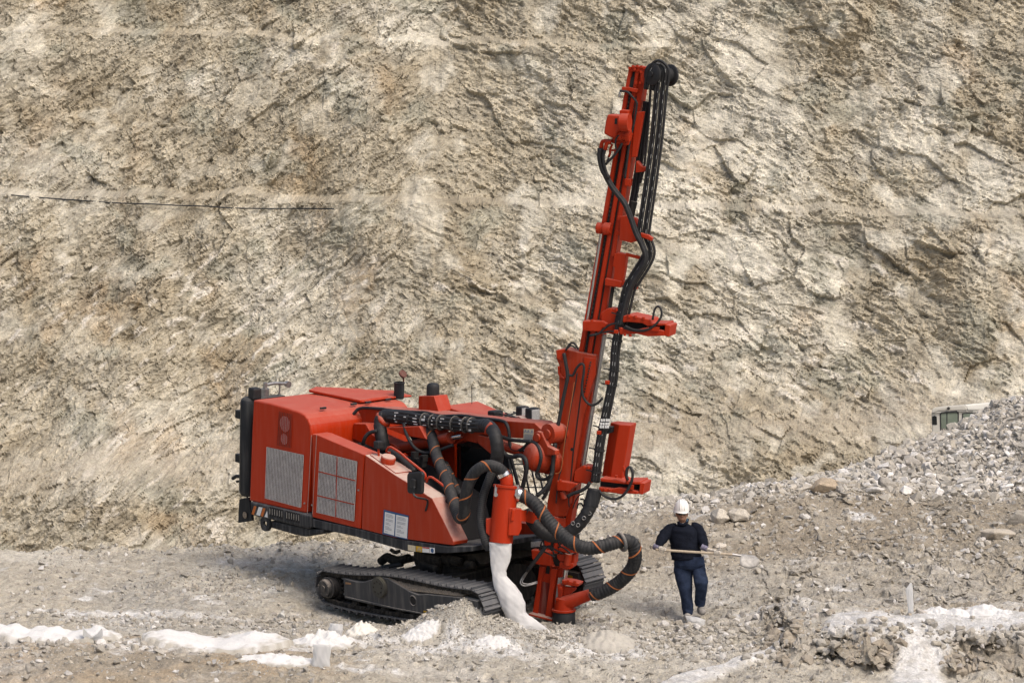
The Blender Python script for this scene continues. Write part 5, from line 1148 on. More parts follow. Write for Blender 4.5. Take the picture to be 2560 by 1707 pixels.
def small_bag(name, sec, t, label, seed):
    o = bag_loft(name, sec, t, THIN, depth=.45, wr=.03, seed=seed); return tag(o, label, 'bag', 'plastic sample bags left on the ground')
small_bag('plastic_bag', [(783, 1610, 826, 1612, .5), (783, 1640, 824, 1645, .8), (779, 1660, 827, 1664, 1), (784, 1682, 822, 1684, .9)], 40.6, 'tall crumpled clear plastic bag standing in the foreground below the near track', 3)
small_bag('plastic_bag', [(826, 1557, 857, 1560, .6), (822, 1572, 858, 1575, 1), (828, 1590, 852, 1592, .9)], 42.3, 'small clear plastic bag half buried in white powder just in front of the track sprocket', 4)
small_bag('plastic_bag', [(1714, 1538, 1745, 1542, .5), (1718, 1553, 1763, 1549, .8), (1734, 1562, 1763, 1562, .9), (1736, 1577, 1762, 1577, .8)], 43.1, 'torn white plastic bag lying at the feet of the worker', 5)
small_bag('plastic_bag', [(2276, 1456, 2280, 1457, .3), (2264, 1472, 2282, 1471, .5), (2268, 1500, 2283, 1500, .6), (2271, 1531, 2284, 1530, .6)], 41.6, 'narrow white plastic bag standing upright on the right bank like a post', 6)
# the folded bag at the left: two pointed ears
mb = MB(); pts = [(206, 1563), (217, 1580), (231, 1590), (243, 1583), (255, 1568), (256, 1590), (252, 1600), (214, 1600), (207, 1590)]
mb.slab([unp(x, y, 41.5 + (.06 if i % 2 else 0)) for i, (x, y) in enumerate(pts)], FWD * .04)
tag(mb.build('plastic_bag', THIN, smooth=True, bevel=.008), 'white plastic bag with two pointed ears behind the left powder heap', 'bag', 'plastic sample bags left on the ground')

# ================================================================== WORKER
SWEATER = flat_mat('navy_sweater', (.008, .010, .017), rough=.9, var=.3, scale=14, bump=.012, spec=.1)
JEANS = flat_mat('blue_jeans', (.022, .032, .060), rough=.9, var=.35, scale=10, bump=.010, spec=.1)
SKIN = flat_mat('tanned_skin', (.34, .18, .115), rough=.5, var=.1)
GLOVE = flat_mat('work_glove', (.50, .46, .40), rough=.9, var=.25, scale=40, bump=.004)
CUFF = flat_mat('glove_cuff', (.17, .16, .22), rough=.9, var=.3, scale=40)
BOOT = flat_mat('dusty_boot', (.26, .245, .225), rough=.85, var=.4, scale=20)
HELM = flat_mat('white_helmet', (.78, .77, .74), rough=.3, var=.04)
HAIR = flat_mat('dark_hair', (.010, .009, .008), rough=.7)
COLLAR = flat_mat('blue_collar', (.05, .10, .16), rough=.9); TEE = flat_mat('white_tee', (.6, .6, .58), rough=.9)
WT = 43.6
def W_(x, y, d=0.0): return unp(*Q(Z8, (x, y))[0], WT + d)
worker = empty('person', W_(560, 1385)); tag(worker, 'man in a white hard hat, dark sweater and jeans walking while carrying a shovel', 'person')
def skin_mesh(name, verts, edges, mat, parent, sub=2, root=0, flat=None):
    """verts: [(point, radius or (rx, ry))]"""
    me = bpy.data.meshes.new(name); c = Vector(verts[root][0])
    me.from_pydata([tuple(Vector(p) - c) for p, r in verts], edges, []); me.materials.append(mat)
    o = bpy.data.objects.new(name, me); C.objects.link(o); o.location = c
    o.modifiers.new('skin', 'SKIN').use_smooth_shade = True
    for i, (p, r) in enumerate(verts):
        sv = me.skin_vertices[0].data[i]; sv.radius = r if isinstance(r, tuple) else (r, r); sv.use_root = (i == root)
    s = o.modifiers.new('sub', 'SUBSURF'); s.levels = sub; s.render_levels = sub
    if parent is not None:
        o.parent = parent; o.matrix_parent_inverse = Matrix.Translation(-_wl[parent.name])
    _wl[o.name] = c
    return o
# continuous body: pelvis root, spine, neck, head, arms, legs (clothes are grown round the same skeleton)
pel = W_(540, 790, .02); chest = W_(490, 560, 0); ribs = W_(500, 680, .0); neckb = W_(462, 385, .02); head = W_(452, 270, .02)
lsh = W_(335, 430, .02); lel = W_(232, 545, -.10); lwr = W_(185, 645, -.22)
rsh = W_(600, 440, .02); rel = W_(672, 545, -.02); rwr = W_(705, 650, -.22)
lhip = W_(470, 830, .02); lkn = W_(490, 1080, -.04); lan = W_(522, 1340, .02)
rhip = W_(630, 830, .02); rkn = W_(668, 1030, -.17); ran = W_(655, 1270, .10)
bv = [(pel, .13), (ribs, .125), (chest, .14), (neckb, .055), (head + UPV * -.06, .07), (lsh, .055), (lel, .04), (lwr, .033), (rsh, .055), (rel, .04), (rwr, .033), (lhip, .085), (lkn, .058), (lan, .045), (rhip, .085), (rkn, .058), (ran, .045)]
body = skin_mesh('body', bv, [(0, 1), (1, 2), (2, 3), (3, 4), (2, 5), (5, 6), (6, 7), (2, 8), (8, 9), (9, 10), (0, 11), (11, 12), (12, 13), (0, 14), (14, 15), (15, 16)], SKIN, worker)
# clothes: lofted round the body from measured widths, with shallow folds
def loft(rows, depth, seed, fold=.022, n=36):
    """rows: (left x, right x, y, depth offset, depth factor) in the zoomed view"""
    rs = np.random.RandomState(seed); ph = rs.rand(6) * 6; fine = []
    for i in range(len(rows) - 1):
        for k in range(5): fine.append([a + (b - a) * k / 5 for a, b in zip(rows[i], rows[i + 1])])
    fine.append(list(rows[-1])); out = []
    for i, (l_, r_, y, d, dk) in enumerate(fine):
        c = W_((l_ + r_) / 2, y, d); rx = (W_(r_, y) - W_(l_, y)).length / 2; ring = []
        for k in range(n):
            a = 2 * math.pi * k / n
            w_ = 1 + fold * (math.sin(2 * a + i * .55 + ph[0]) + .8 * math.sin(5 * a - i * .8 + ph[1]) + .6 * math.sin(i * 1.3 + ph[2] + 3 * a) * (1 if i % 4 else 1.6))
            ring.append(c + RGT * math.cos(a) * rx * (1 + (w_ - 1) * .6) - FWD * math.sin(a) * max(depth * dk, rx * .8) * w_)
        out.append(ring)
    return out
mb = MB(); mb.rings(loft([(425, 510, 372, .02, .45), (395, 535, 392, .02, .6), (335, 598, 418, .02, .8), (318, 632, 460, .0, 1), (318, 642, 540, 0, 1.05), (328, 652, 620, 0, 1.08), (336, 664, 700, 0, 1.1), (341, 672, 755, 0, 1.08), (343, 668, 780, 0, 1.0)], .125, 3))
sleeves = (([W_(400, 420, .02), W_(352, 432, .02), W_(300, 474, -.01), W_(248, 540, -.08), W_(214, 596, -.16), W_(193, 634, -.21)], (.060, .084, .094, .078, .052)), ([W_(560, 412, .02), W_(606, 424, .02), W_(648, 482, .0), W_(676, 555, -.05), W_(694, 605, -.13), W_(704, 642, -.21)], (.060, .084, .092, .076, .052)))
for pts, rr in sleeves:
    mb.tube(pts, 1.0, seg=18, step=.03, rfun=lambda f, rr=rr: float(np.interp(f, [0, .18, .45, .75, 1], rr)) * (1 + .035 * math.sin(f * 31) + .02 * math.sin(f * 67 + 1)))
mb.build('sweater', SWEATER, worker, smooth='all')
mb = MB()
mb.rings(loft([(375, 690, 740, 0, 1), (368, 706, 800, 0, 1.05), (370, 710, 835, 0, 1.0), (400, 690, 870, 0, .85), (450, 645, 900, 0, .6)], .135, 5, fold=.012))
mb.rings(loft([(368, 556, 830, 0, 1), (370, 574, 900, -.01, 1), (384, 572, 990, -.03, .95), (414, 570, 1080, -.05, .9), (438, 570, 1170, -.03, .88), (452, 578, 1260, -.01, .9), (458, 584, 1320, .01, .95), (466, 576, 1352, .01, .95), (470, 572, 1372, .01, .9)], .105, 6, fold=.03))
mb.rings(loft([(536, 708, 830, 0, 1), (568, 716, 900, -.07, 1), (578, 738, 970, -.13, 1), (590, 742, 1030, -.17, .95), (600, 732, 1100, -.13, .9), (598, 718, 1180, -.03, .88), (590, 716, 1230, .04, .95), (600, 708, 1262, .06, .95), (606, 702, 1282, .06, .9)], .105, 7, fold=.03))
mb.build('jeans', JEANS, worker, smooth='all')
# boots
def boot(ank, toe, heel):
    skin_mesh('boot', [(ank + UPV * .04, .066), (ank - UPV * .04, .068), (heel, .056), ((ank + toe) / 2 - UPV * .02, .066), (toe, .056)], [(0, 1), (1, 2), (1, 3), (3, 4)], BOOT, worker, root=1)
boot(W_(522, 1362, .01), W_(512, 1412, -.17), W_(530, 1402, .07)); boot(W_(658, 1290, .06), W_(690, 1356, -.10), W_(640, 1318, .15))
# head with face, ears, hair; helmet on top
def ell(mb, c, rx, ry, rz, n=20, m=14, tilt=0):
    rg = []
    for j in range(1, m):
        a = math.pi * j / m; rg.append([c + RGT * rx * math.sin(a) * math.cos(b) - FWD * ry * math.sin(a) * math.sin(b) + UPV * rz * math.cos(a) for b in [2 * math.pi * k / n for k in range(n)]])
    mb.rings(rg)
hc = W_(455, 285, .02)
mb = MB(); ell(mb, hc, .080, .098, .125); ell(mb, hc - UPV * .055 - FWD * .035, .060, .062, .065)
ell(mb, hc - FWD * .105 - UPV * .015, .018, .024, .030, 10, 8); ell(mb, hc - FWD * .098 - UPV * .065, .028, .010, .009, 10, 6)
for sx in (-1, 1): ell(mb, hc + RGT * sx * .084, .014, .026, .036, 10, 8); ell(mb, hc - FWD * .088 + RGT * sx * .032 + UPV * .010, .014, .010, .008, 10, 6)
hd = mb.build('head', SKIN, worker, smooth='all')
mb = MB(); ell(mb, hc + FWD * .02 + UPV * .035, .092, .098, .085); mb.slab([W_(388, 262, -.08), W_(545, 255, -.05), W_(555, 240, 0), (W_(500, 285, -.13)), W_(440, 290, -.13)], FWD * .03); mb.build('hair', HAIR, worker, smooth=True)
mb = MB()
for sx in (-1, 1): ell(mb, hc - FWD * .096 + RGT * sx * .033 + UPV * .012, .027, .012, .018, 12, 8)
mb.build('safety_glasses', HAIR, worker, smooth='all')
hz = W_(452, 245, .02); tl = (UPV - FWD * .15 + RGT * .06).normalized(); rt = (RGT - tl * RGT.dot(tl)).normalized(); fw = rt.cross(tl).normalized()
mb = MB(); rg = []
for j in range(0, 11):
    a = math.pi / 2 * j / 10; z = .185 * math.sin(a) - .01; r = math.cos(a) ** .75 if j < 10 else .02
    rg.append([hz + tl * z + (rt * .122 * math.cos(b) + fw * .148 * math.sin(b)) * r * (1 + (.02 if abs(math.cos(b)) < .25 and j > 3 else 0)) for b in [2 * math.pi * k / 32 for k in range(32)]])
mb.rings(rg[::-1] + [[hz - tl * .012 + (rt * .130 * math.cos(b) + fw * (.158 if math.sin(b) > 0 else .19) * math.sin(b)) for b in [2 * math.pi * k / 32 for k in range(32)]]])
he = mb.build('hard_hat', HELM, worker, smooth='all')
mb = MB()
for k in (-1, 0, 1):
    mb.tube([hz + tl * (.185 * math.sin(a) - .006) + rt * k * .035 + fw * -.145 * math.cos(a) for a in [R(d) for d in range(15, 166, 15)]], .008, seg=6)
mb.build('hat_rib', HELM, he, smooth='all')
mb = MB(); mb.tube([W_(415, 370, -.07), W_(455, 398, -.13), W_(500, 385, -.1), W_(520, 340, -.02)], .022); mb.build('collar', SWEATER, worker, smooth='all')
mb = MB(); mb.slab([W_(500, 372, -.10), W_(522, 320, -.08), W_(526, 350, -.08)], FWD * .02); mb.build('shirt_collar', COLLAR, worker)
mb = MB(); mb.slab([W_(462, 382, -.125), W_(492, 380, -.125), W_(484, 402, -.13)], FWD * .02); mb.build('undershirt', TEE, worker)
# gloved hands: palm, four fingers of different lengths curled round the shaft, thumb from the side of the palm
sh0 = W_(170, 668, -.30); sh1 = W_(1020, 722, -.30); shd = (sh1 - sh0).normalized()
def hand(cx, side, wr):
    c = sh0 + shd * cx; r = .020
    b = [(wr, .030), (wr.lerp(c + UPV * .02 + FWD * .03, .6), (.030, .022)), (c + UPV * .045 + FWD * .012, (.040, .020))]
    e = [(0, 1), (1, 2)]
    g = skin_mesh('glove', b, e, GLOVE, worker, root=1)
    for k, ln in enumerate((.9, 1.0, .96, .78)):
        o = c + shd * ((k - 1.5) * .021)
        pts = [o + UPV * .042 - FWD * .000, o + UPV * .036 * 1 - FWD * .030, o - UPV * .002 - FWD * (.038 * ln + .0), o - UPV * .030 * ln - FWD * .022 * ln, o - UPV * .034 * ln + FWD * .004]
        skin_mesh('finger', [(p, .0105 - .0008 * i) for i, p in enumerate(pts)], [(i, i + 1) for i in range(4)], GLOVE, g, sub=1)
    o = c + shd * side * .04
    skin_mesh('thumb', [(o + UPV * .045 + FWD * .01, .013), (o + shd * side * .018 + UPV * .02 - FWD * .015, .012), (o + shd * side * .010 - UPV * .012 - FWD * .034, .010)], [(0, 1), (1, 2)], GLOVE, g, sub=1)
    mb = MB(); d = (wr - c).normalized(); mb.cyl(wr - d * .045, wr + d * .05, .041, .050, seg=18); mb.build('glove_cuff', CUFF, worker, smooth=True)
hand(.09, 1, lwr); hand(.93, 1, rwr)
# shovel
WOOD = flat_mat('worn_wood', (.42, .35, .26), rough=.8, var=.2, scale=25)
shovel = empty('shovel', sh0 + shd * .8); tag(shovel, 'long wooden handled shovel with a dusty steel blade held across the walking worker', 'shovel')
mb = MB(); mb.tube([sh0, sh0.lerp(sh1, .5), sh1], .0195, seg=14); mb.build('handle', WOOD, shovel, smooth='all')
mb = MB(); e0_ = sh1 - shd * .02; mb.cyl(e0_, W_(1100, 735, -.30), .024, .018, seg=14); mb.build('socket', STEEL, shovel, smooth=True)
BLADE = flat_mat('dusty_blade', (.36, .345, .32), rough=.6, var=.35, scale=18, metallic=.2)
mb = MB(); b0_ = W_(1085, 735, -.30); n1_ = 9; rows = []
bl_u = shd; bl_v = (UPV * -.75 - FWD * .62).normalized(); bl_n = bl_u.cross(bl_v).normalized()
for i in range(n1_):
    f = i / (n1_ - 1); wdt = .125 * (1 if f < .55 else math.sqrt(max(0.02, 1 - ((f - .55) / .45) ** 2))) * (.8 + .2 * min(1, f * 5))
    rows.append([b0_ + bl_u * (f * .30) + bl_v * (j * wdt + .05) + bl_n * (.035 * (j * j) + .03 * math.sin(f * 3)) for j in np.linspace(-1, 1, 9)])
vs = [p for r_ in rows for p in r_]; mb.add(vs, [(i * 9 + j, i * 9 + j + 1, (i + 1) * 9 + j + 1, (i + 1) * 9 + j) for i in range(n1_ - 1) for j in range(8)])
mb.build('blade', BLADE, shovel, smooth='all', solid=.006)

# ================================================================== VEHICLE BEHIND THE HEAP
TV = 98.0
CARP = flat_mat('grey_green_car_paint', (.46, .445, .395), rough=.4, var=.05); ROOFP = flat_mat('pale_roof_paint', (.70, .69, .63), rough=.4, var=.04)
GLASSG = flat_mat('greenish_glass', (.16, .19, .15), rough=.1, var=.25, scale=2)
Z9 = (1900, 960, 3.5636)
def V_(pts, d=0): return [unp(x, y, TV + d) for x, y in Q(Z9, *pts)]
van = empty('off_road_vehicle', unp(2420, 1110, TV)); tag(van, 'boxy off road vehicle with a pale roof half hidden behind the grey rubble heap', 'vehicle')
dep = (FWD * .93 + RGT * .30).normalized() * 1.7
mb = MB(); mb.slab(V_([(1525, 270), (1535, 240), (1580, 235), (2100, 215), (2700, 205), (2700, 900), (1540, 900), (1530, 400)]), dep); bd = mb.build('body', CARP, van, bevel=.06, seg=3)
mb = MB(); mb.slab(V_([(1523, 262), (1532, 222), (1560, 207), (1820, 182), (1845, 210), (1845, 236), (1590, 240), (1540, 262)], -.03), dep * 1.03); mb.build('roof_front', CARP, van, bevel=.06, seg=3)
mb = MB(); mb.slab(V_([(1820, 184), (2040, 165), (2700, 140), (2700, 205), (1850, 236)], -.028), dep * 1.03); mb.build('roof', ROOFP, van, bevel=.05, seg=3)
for pts in ([(1532, 290), (1555, 280), (1575, 290), (1578, 362), (1535, 362)], [(1600, 262), (1618, 248), (1755, 238), (1772, 255), (1772, 420), (1605, 420)], [(1800, 258), (1835, 255), (1950, 250), (1950, 420), (1800, 420)]):
    mb = MB(); mb.slab(V_(pts, -.012), FWD * .01); fw_ = mb.build('window_frame', RUBBER, bd)
    c = sum(V_(pts, -.02), Vector()) / len(pts); mb = MB(); mb.slab([c + (p - c) * .86 for p in V_(pts, -.02)], FWD * .006); mb.build('window_pane', GLASSG if pts[0][0] != 1532 else GLASSD, fw_)
mb = MB(); a_ = V_([(1663, 245), (1668, 420)], -.025); mb.box((a_[0] + a_[1]) / 2, (RGT, UPV, FWD), (.03, (a_[0] - a_[1]).length, .01)); mb.build('window_bar', RUBBER, van)
mb = MB(); a_ = V_([(1530, 262), (1900, 240)], -.04); mb.box((a_[0] + a_[1]) / 2, ((a_[1] - a_[0]).normalized(), UPV, FWD), ((a_[0] - a_[1]).length, .02, .03)); mb.build('rain_gutter', RUBBER, van)
c = V_([(1678, 215)], -.05)[0]; mb = MB(); mb.cyl(c, c - FWD * .05, .05, seg=14); mb.build('roof_lamp', RUBBER, van)

# ================================================================== PIPE ON THE UPPER LEDGE
mb = MB(); PIPE = flat_mat('black_plastic_pipe', (.010, .012, .016), rough=.5)
def cliff_at(px, py):
    dg = bpy.context.evaluated_depsgraph_get(); r = ray(px, py).normalized(); ok, loc, nrm, idx = cliff.ray_cast(CPOS, r, distance=400); return (loc if ok else unp(px, py, 118))
bpy.context.view_layer.update()
ppts = []
for i, (x, y) in enumerate([(28, 488), (110, 495), (200, 502), (300, 508), (380, 511), (440, 514), (520, 517), (560, 519), (650, 521), (740, 522), (835, 523)]):
    hit = cliff_at(x, y); r = ray(x, y); tt = (hit - CPOS).dot(FWD); dz = [0, .0, .08, -.02, .1, .05, .1, -.06, -.10, .06, .08][i]
    ppts.append(unp(x, y, tt - .16) + VERT * (dz * .12))
PT = sum((p - CPOS).dot(FWD) for p in ppts) / len(ppts)
mb.tube(ppts, .026, seg=8, step=.25); tag(mb.build('pipe', PIPE, smooth='all'), 'thin black pipe lying along the upper ledge of the quarry face', 'pipe')
# ================================================================== LOOSE STONE
def stone_shapes(n, npts, seed):
    rs = np.random.RandomState(seed); out = []
    for k in range(n):
        bm = bmesh.new(); st = rs.uniform(.65, 1.25, 3)
        for i in range(npts):
            v = rs.normal(size=3); v /= np.linalg.norm(v); v *= st * rs.uniform(.8, 1.05); bm.verts.new(v)
        r = bmesh.ops.convex_hull(bm, input=bm.verts); bmesh.ops.delete(bm, geom=[v for v in bm.verts if not v.link_faces], context='VERTS')
        bm.verts.index_update(); bm.verts.ensure_lookup_table()
        bmesh.ops.triangulate(bm, faces=bm.faces)
        out.append((np.array([v.co[:] for v in bm.verts], np.float32), np.array([[v.index for v in f.verts] for f in bm.faces], np.int32))); bm.free()
    return out
SHAPES = stone_shapes(14, 13, 4); SMALL = stone_shapes(10, 8, 5); MEDIUM = stone_shapes(14, 10, 6)
M_stone = rock_mat('loose_stone', fine=34.0, amt=0.18, bump=0.01)
def scatter(name, x, y, size, col, shapes=SHAPES, sink=.25, seed=0, flat=.75):
    """one mesh of many broken stones lying on the ground"""
    rs = np.random.RandomState(seed); z = np.concatenate([ground_z(x[i:i + 20000], y[i:i + 20000]) for i in range(0, len(x), 20000)])
    V = []; F = []; K = []; base = 0
    for k, (sv, sf) in enumerate(shapes):
        m = np.arange(len(x)) % len(shapes) == k; n = int(m.sum())
        if not n: continue
        a = rs.uniform(0, 6.283, n); ca, sa = np.cos(a), np.sin(a); t = rs.uniform(-.6, .6, n); ct, s_t = np.cos(t), np.sin(t)
        p = np.repeat(sv[None], n, 0) * size[m][:, None, None] * np.array([1, 1, flat], np.float32)
        py_ = p[..., 1] * ct[:, None] - p[..., 2] * s_t[:, None]; pz_ = p[..., 1] * s_t[:, None] + p[..., 2] * ct[:, None]
        px_ = p[..., 0] * ca[:, None] - py_ * sa[:, None]; py2 = p[..., 0] * sa[:, None] + py_ * ca[:, None]
        P = np.stack([px_ + x[m][:, None], py2 + y[m][:, None], pz_ + (z[m] + size[m] * (.5 - sink))[:, None]], -1)
        V.append(P.reshape(-1, 3)); F.append((sf[None] + (np.arange(n) * len(sv))[:, None, None] + base).reshape(-1, 3)); K.append(np.repeat(col[m], len(sv), 0)); base += n * len(sv)
    V = np.concatenate(V).astype(np.float32); F = np.concatenate(F).astype(np.int32); K = np.concatenate(K)
    me = bpy.data.meshes.new(name); me.vertices.add(len(V)); me.vertices.foreach_set('co', V.reshape(-1)); me.loops.add(F.size); me.loops.foreach_set('vertex_index', F.reshape(-1))
    me.polygons.add(len(F)); me.polygons.foreach_set('loop_start', np.arange(0, F.size, 3, dtype=np.int32)); me.polygons.foreach_set('loop_total', np.full(len(F), 3, np.int32)); me.polygons.foreach_set('use_smooth', np.zeros(len(F), bool)); me.update(calc_edges=True)
    at = me.color_attributes.new('tone', 'FLOAT_COLOR', 'POINT'); c4 = np.ones((len(V), 4), np.float32); c4[:, :3] = K; at.data.foreach_set('color', c4.reshape(-1))
    me.materials.append(M_stone); o = bpy.data.objects.new(name, me); C.objects.link(o); return o
def stone_cols(n, rs, greyness=.5, white=.1):
    a = np.array([.395, .36, .30], np.float32); b = np.array([.385, .365, .33], np.float32); c = np.array([.56, .54, .51], np.float32)
    m = np.clip(rs.normal(greyness, .3, n), 0, 1)[:, None]; k = a + (b - a) * m; w_ = (rs.rand(n) < white)[:, None]; k = np.where(w_, c, k)
    return np.clip(k * rs.uniform(.82, 1.14, n)[:, None], .05, .8).astype(np.float32)
def pick(n, x0, x1, y0, y1, dens, seed):
    rs = np.random.RandomState(seed); x = rs.uniform(x0, x1, n).astype(np.float32); y = rs.uniform(y0, y1, n).astype(np.float32)
    k = rs.rand(n) < dens(x, y); return x[k], y[k], rs
# rubble heaps at the right
def d_heap(x, y):
    f = sst(48.6, 50.2, y + .25 * pn(x * .8, y * .3, 201)) * sst(1.0, 3.2, x - (50 - y) * .15) + .05 * sst(46.3, 48.5, y) * sst(3, 6, x) * sst(.0, .3, fbm(x * .5, y * .5, 203, 3))
    return np.clip(f, 0, 1)
x, y, rs = pick(85000, .5, 13, 46, 59, d_heap, 11)
sz = (.012 + .11 * rs.rand(len(x)) ** 11 + .034 * rs.rand(len(x)) ** 2).astype(np.float32)
tag(scatter('rubble', x, y, sz, np.clip(stone_cols(len(x), rs, .55, .16) * 1.12, .05, .8), MEDIUM, seed=12, flat=.95), kind='stuff')
# gravel over the pad
def d_pad(x, y):
    n = fbm(x * .55, y * .6, 211, 4); return np.clip(.22 + 1.5 * sst(.0, .4, n) + .8 * sst(3, 1, np.abs(x - 2.2)) * sst(42.6, 41.6, y) + .5 * sst(40.9, 40.0, y) * sst(-1, -4, x), 0, 1) * (1 - .93 * powder_zone(x, y))
x, y, rs = pick(46000, -8, 9, 38.9, 50, d_pad, 21)
sz = (.006 + .015 * rs.rand(len(x)) ** 1.6 + .07 * rs.rand(len(x)) ** 14).astype(np.float32)
tag(scatter('gravel', x, y, sz, stone_cols(len(x), rs, .45, .16), SMALL, seed=22), kind='stuff')
# grey and brown broken stone in patches: beside the track, the far left hollow, the slope behind the worker
cl = [(-3.15, 43.0, .42, .22, 240, .05), (-5.9, 42.6, 1.1, .35, 420, .045), (-4.2, 42.4, .9, .3, 360, .05), (-4.8, 45.2, 1.0, .5, 420, .045), (-7.0, 40.2, 1.0, .35, 160, .07), (1.9, 41.3, .8, .45, 420, .06), (2.9, 41.2, .5, .4, 260, .07), (4.4, 47.4, 1.4, .6, 320, .06), (5.2, 45.6, 1.5, .5, 360, .055), (7.2, 46.0, 1.2, .8, 320, .07), (2.3, 42.3, .9, .3, 200, .055), (-6, 48.6, 2.2, .3, 260, .05), (-2.2, 48.6, 1.6, .3, 160, .05), (5.0, 40.3, .9, .18, 160, .08), (7.0, 40.25, .8, .15, 150, .08), (3.6, 42.6, .9, .35, 170, .06)]
X = []; Y = []; S = []; rs = np.random.RandomState(31)
for cx, cy, sx, sy, n, s in cl:
    X.append(rs.normal(cx, sx, n)); Y.append(rs.normal(cy, sy, n)); S.append(s * (.25 + 1.0 * rs.rand(n) ** 2.6))
X = np.concatenate(X).astype(np.float32); Y = np.concatenate(Y).astype(np.float32); S = np.concatenate(S).astype(np.float32)
tag(scatter('broken_stone', X, Y, S, stone_cols(len(X), rs, .5, .12), seed=32), kind='stuff')
# clods and broken blocks along the face of the right bank
x, y, rs = pick(5200, 3.4, 9, 39.6, 41.6, lambda x, y: 4 * bank_mask(x, y) * (1 - bank_mask(x, y)) * sst(.0, .25, fbm(x * .8, y * .8, 221, 3) + .12) * (1 - powder_zone(x, y)) + .05 * (1 - powder_zone(x, y)), 51)
sz = (.012 + .03 * rs.rand(len(x)) + .10 * rs.rand(len(x)) ** 6).astype(np.float32); kc = stone_cols(len(x), rs, .1, .05) * np.array([.86, .82, .78], np.float32)
tag(scatter('clods', x, y, sz, kc, sink=.4, seed=52), kind='stuff')
# fine chippings on the heap beside the near track
x, y, rs = pick(9000, -2.6, 1.2, 40.7, 42.9, lambda x, y: np.clip(np.exp(-(((x + .95 + .55 * (y - 42)) / .95) ** 2 + ((y - 41.7) / .62) ** 2)) * 1.3 + .25 * sst(-.6, .6, x), 0, 1), 41)
tag(scatter('chippings', x, y, (.010 + .020 * rs.rand(len(x))).astype(np.float32), stone_cols(len(x), rs, .45, .15), SMALL, seed=42), kind='stuff')

# ------------------------------------------------------------------ boulders, one object each
BOULD = {}
def boulder(px, py, size, label, seed, tone=(.45, .41, .35), st=(1.2, .9, .8)):
    rs = np.random.RandomState(seed); p = on_ground(px, py); bm = bmesh.new()
    for i in range(17):
        v = rs.normal(size=3); v /= np.linalg.norm(v); bm.verts.new(v * np.array(st) * rs.uniform(.82, 1.05) * size)
    bmesh.ops.convex_hull(bm, input=bm.verts); bmesh.ops.delete(bm, geom=[v for v in bm.verts if not v.link_faces], context='VERTS')
    bmesh.ops.bevel(bm, geom=bm.edges[:], offset=size * .05, segments=1, affect='EDGES'); bmesh.ops.triangulate(bm, faces=bm.faces)
    bmesh.ops.subdivide_edges(bm, edges=bm.edges[:], cuts=2, use_grid_fill=True)
    for v in bm.verts:
        v.co += Vector(v.co).normalized() * float(size * .10 * (pn(np.array([v.co.x / size * 2.2 + seed]), np.array([v.co.y / size * 2.2 + v.co.z / size * 1.7]), 7)[0]))
    me = bpy.data.meshes.new('boulder'); bm.to_mesh(me); bm.free()
    at = me.color_attributes.new('tone', 'FLOAT_COLOR', 'POINT'); at.data.foreach_set('color', np.tile(np.array([*tone, 1], np.float32), (len(me.vertices), 1)).reshape(-1))
    me.materials.append(M_stone); o = bpy.data.objects.new('boulder', me); C.objects.link(o); o.location = p + VERT * size * .35
    return tag(o, label, 'boulder', 'boulders lying in the quarry')
boulder(2062, 1228, .24, 'tan boulder with rust stain at the foot of the rubble, left of a grey block', 1, (.42, .345, .255))
boulder(2215, 1222, .22, 'square grey brown block at the foot of the rubble below the half hidden vehicle', 2, (.33, .305, .265), (1, .9, .95))
boulder(2095, 1215, .17, 'pale grey block sitting just right of the rust stained boulder', 3, (.45, .43, .395))
boulder(2190, 1236, .16, 'white flat stone in front of the square grey brown block', 4, (.58, .555, .51), (1.4, .9, .5))
boulder(1792, 1305, .22, 'large cream rock on the slope just right of the worker hard hat', 5, (.52, .48, .41))
boulder(1845, 1300, .19, 'cream rock leaning on the slope, further right from the worker than the large cream one', 6, (.48, .44, .375))
boulder(1800, 1370, .10, 'small pale rock on the slope level with the shovel handle', 7, (.56, .52, .46))
boulder(2500, 1345, .26, 'cream boulder with flat top at the right edge of the slope', 8, (.47, .42, .345), (1.3, .9, .7))
boulder(2545, 1310, .24, 'grey boulder cut by the right edge of the photo', 9, (.36, .335, .295))
boulder(2275, 1170, .20, 'grey boulder on the tall heap straight below the vehicle window', 10, (.36, .335, .30))
boulder(1478, 1400, .20, 'pale rock on the pad behind the bend of the suction hose', 11, (.54, .50, .44), (1.2, .9, .8))
boulder(1166, 1634, .085, 'small white stone in the foreground left of the bag tip', 12, (.62, .59, .54), (.9, .8, 1.1))
boulder(705, 1545, .10, 'topmost grey stone of the small cairn left of the track', 13, (.50, .49, .46), (.9, .9, 1))
boulder(2380, 1665, .11, 'rounded dark stone low in the right foreground bank', 14, (.29, .26, .215))
boulder(2325, 1063, .22, 'pale tooth shaped rock on the heap crest at the corner of the vehicle', 15, (.56, .52, .46), (1.1, .9, .8))

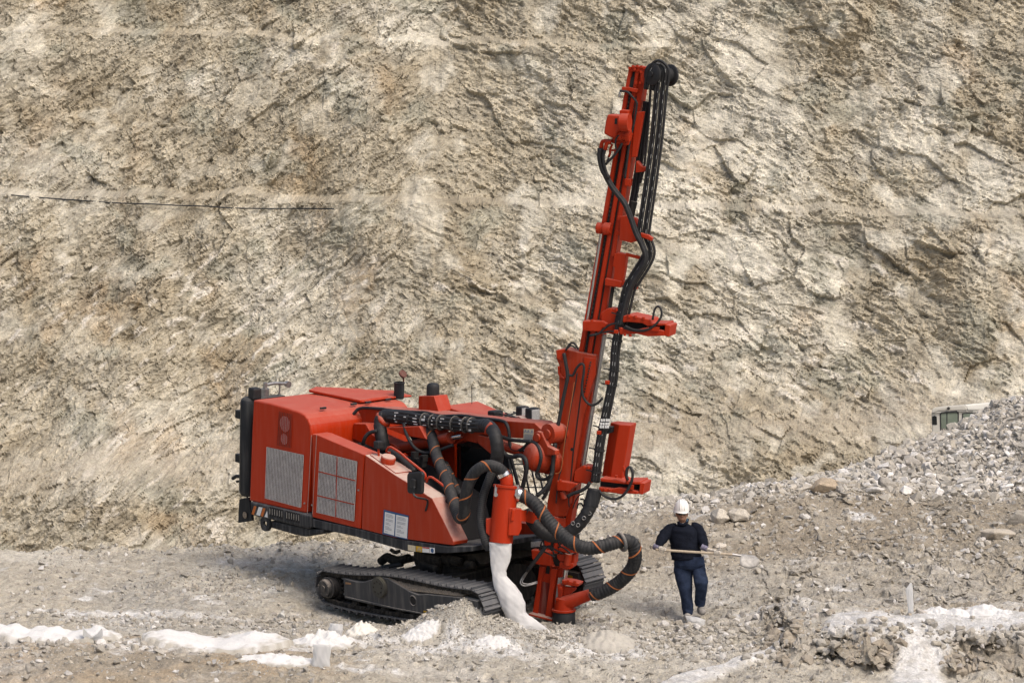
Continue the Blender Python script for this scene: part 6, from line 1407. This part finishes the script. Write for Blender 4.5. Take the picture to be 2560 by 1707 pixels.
# ------------------------------------------------------------------ heaps of white drill powder
M_powder = rock_mat('rock_flour', fine=30, amt=.05, bump=.012)
def heap(px, py, w_, d, h, label, seed, tone=(.66, .652, .635), lobes=1, name='powder_heap', rough=.10, group='heaps of drill powder'):
    p = on_ground(px, py); n = 56; gx = np.linspace(-1.25, 1.25, n); X, Y = np.meshgrid(gx * w_, gx * d); X = X.astype(np.float32); Y = Y.astype(np.float32)
    rs = np.random.RandomState(seed); Z = np.zeros_like(X)
    for k in range(lobes):
        ox = 0 if lobes == 1 else w_ * (-.62 + 1.24 * k / (lobes - 1)) + rs.uniform(-.06, .06) * w_; hh = h * (1 if lobes == 1 else rs.uniform(.7, 1)); r = 1.0 if lobes == 1 else 1.45 / lobes
        q = np.sqrt(((X - ox) / (w_ * r)) ** 2 + (Y / d) ** 2 + .02); Z = np.maximum(Z, hh * (1.16 - q * 1.16 - .10 * np.exp(-q * 6)))
    e = np.sqrt((X / w_) ** 2 + (Y / d) ** 2); nz = fbm(X * 5 / max(.3, w_) + seed, Y * 5 / max(.3, w_), 300 + seed, 4)
    Z = Z * (1 + rough * 2.2 * nz) + .03 * nz * (e < 1.1); Z = np.where(e > 1.0 + .14 * nz, -.05, Z)
    Gz = ground_z(X + p.x, Y + p.y, False); P = np.stack([X + p.x, Y + p.y, Gz + Z + .012], -1)
    col = np.ones(X.shape + (3,), np.float32) * np.array(tone, np.float32) * (1 + .10 * fbm(X * 6, Y * 6, 320 + seed, 3))[..., None]
    edge = np.clip(sst(.80, 1.06, e + .35 * fbm(X * 7, Y * 7, 340 + seed, 4, .65)), 0, 1)[..., None]; col = col * (1 - edge) + np.array([.40, .375, .325], np.float32) * edge
    o = grid_mesh(name, P, M_powder, np.clip(col, .05, .85), smooth=True); return tag(o, label, 'heap', group)
heap(130, 1590, 1.05, .45, .17, 'long low white powder heap at the left edge of the foreground', 1, lobes=3, rough=.25)
heap(540, 1612, 1.10, .50, .24, 'broad white powder heap with two humps in the left foreground', 2, lobes=2)
heap(905, 1575, .28, .25, .19, 'cream powder cone just in front of the near track', 3, (.74, .71, .64))
heap(1050, 1592, .30, .22, .10, 'small white powder cone in front of the gravel heap', 4)
heap(815, 1605, .55, .35, .16, 'lumpy white powder heap below the small half buried bag', 5, rough=.35)
heap(1515, 1612, .48, .42, .20, 'grey sandy heap alone between the bag tip and the worker', 6, (.45, .425, .375), rough=.16)
heap(700, 1660, .65, .25, .10, 'flat white powder spill beside the tall foreground bag', 7, rough=.3)
heap(1240, 1606, .35, .2, .09, 'low white powder mound straight below the hanging sample bag', 8)
for k, (x, w_, h, lab) in enumerate([(2302, .16, .09, 'tiny white powder cone touching the upright bag on the right bank'), (2345, .24, .15, 'white powder cone on the right bank, first wide one beside the upright bag'), (2392, .24, .15, 'white powder cone on the right bank midway along the row'), (2462, .34, .21, 'tallest white powder cone in the row on the right bank'), (2512, .26, .14, 'white powder cone at the far right end of the row on the bank')]):
    heap(x, 1534 - (k % 2) * 3, w_ * 1.15, .30, h * .75, lab, 20 + k, rough=.05)
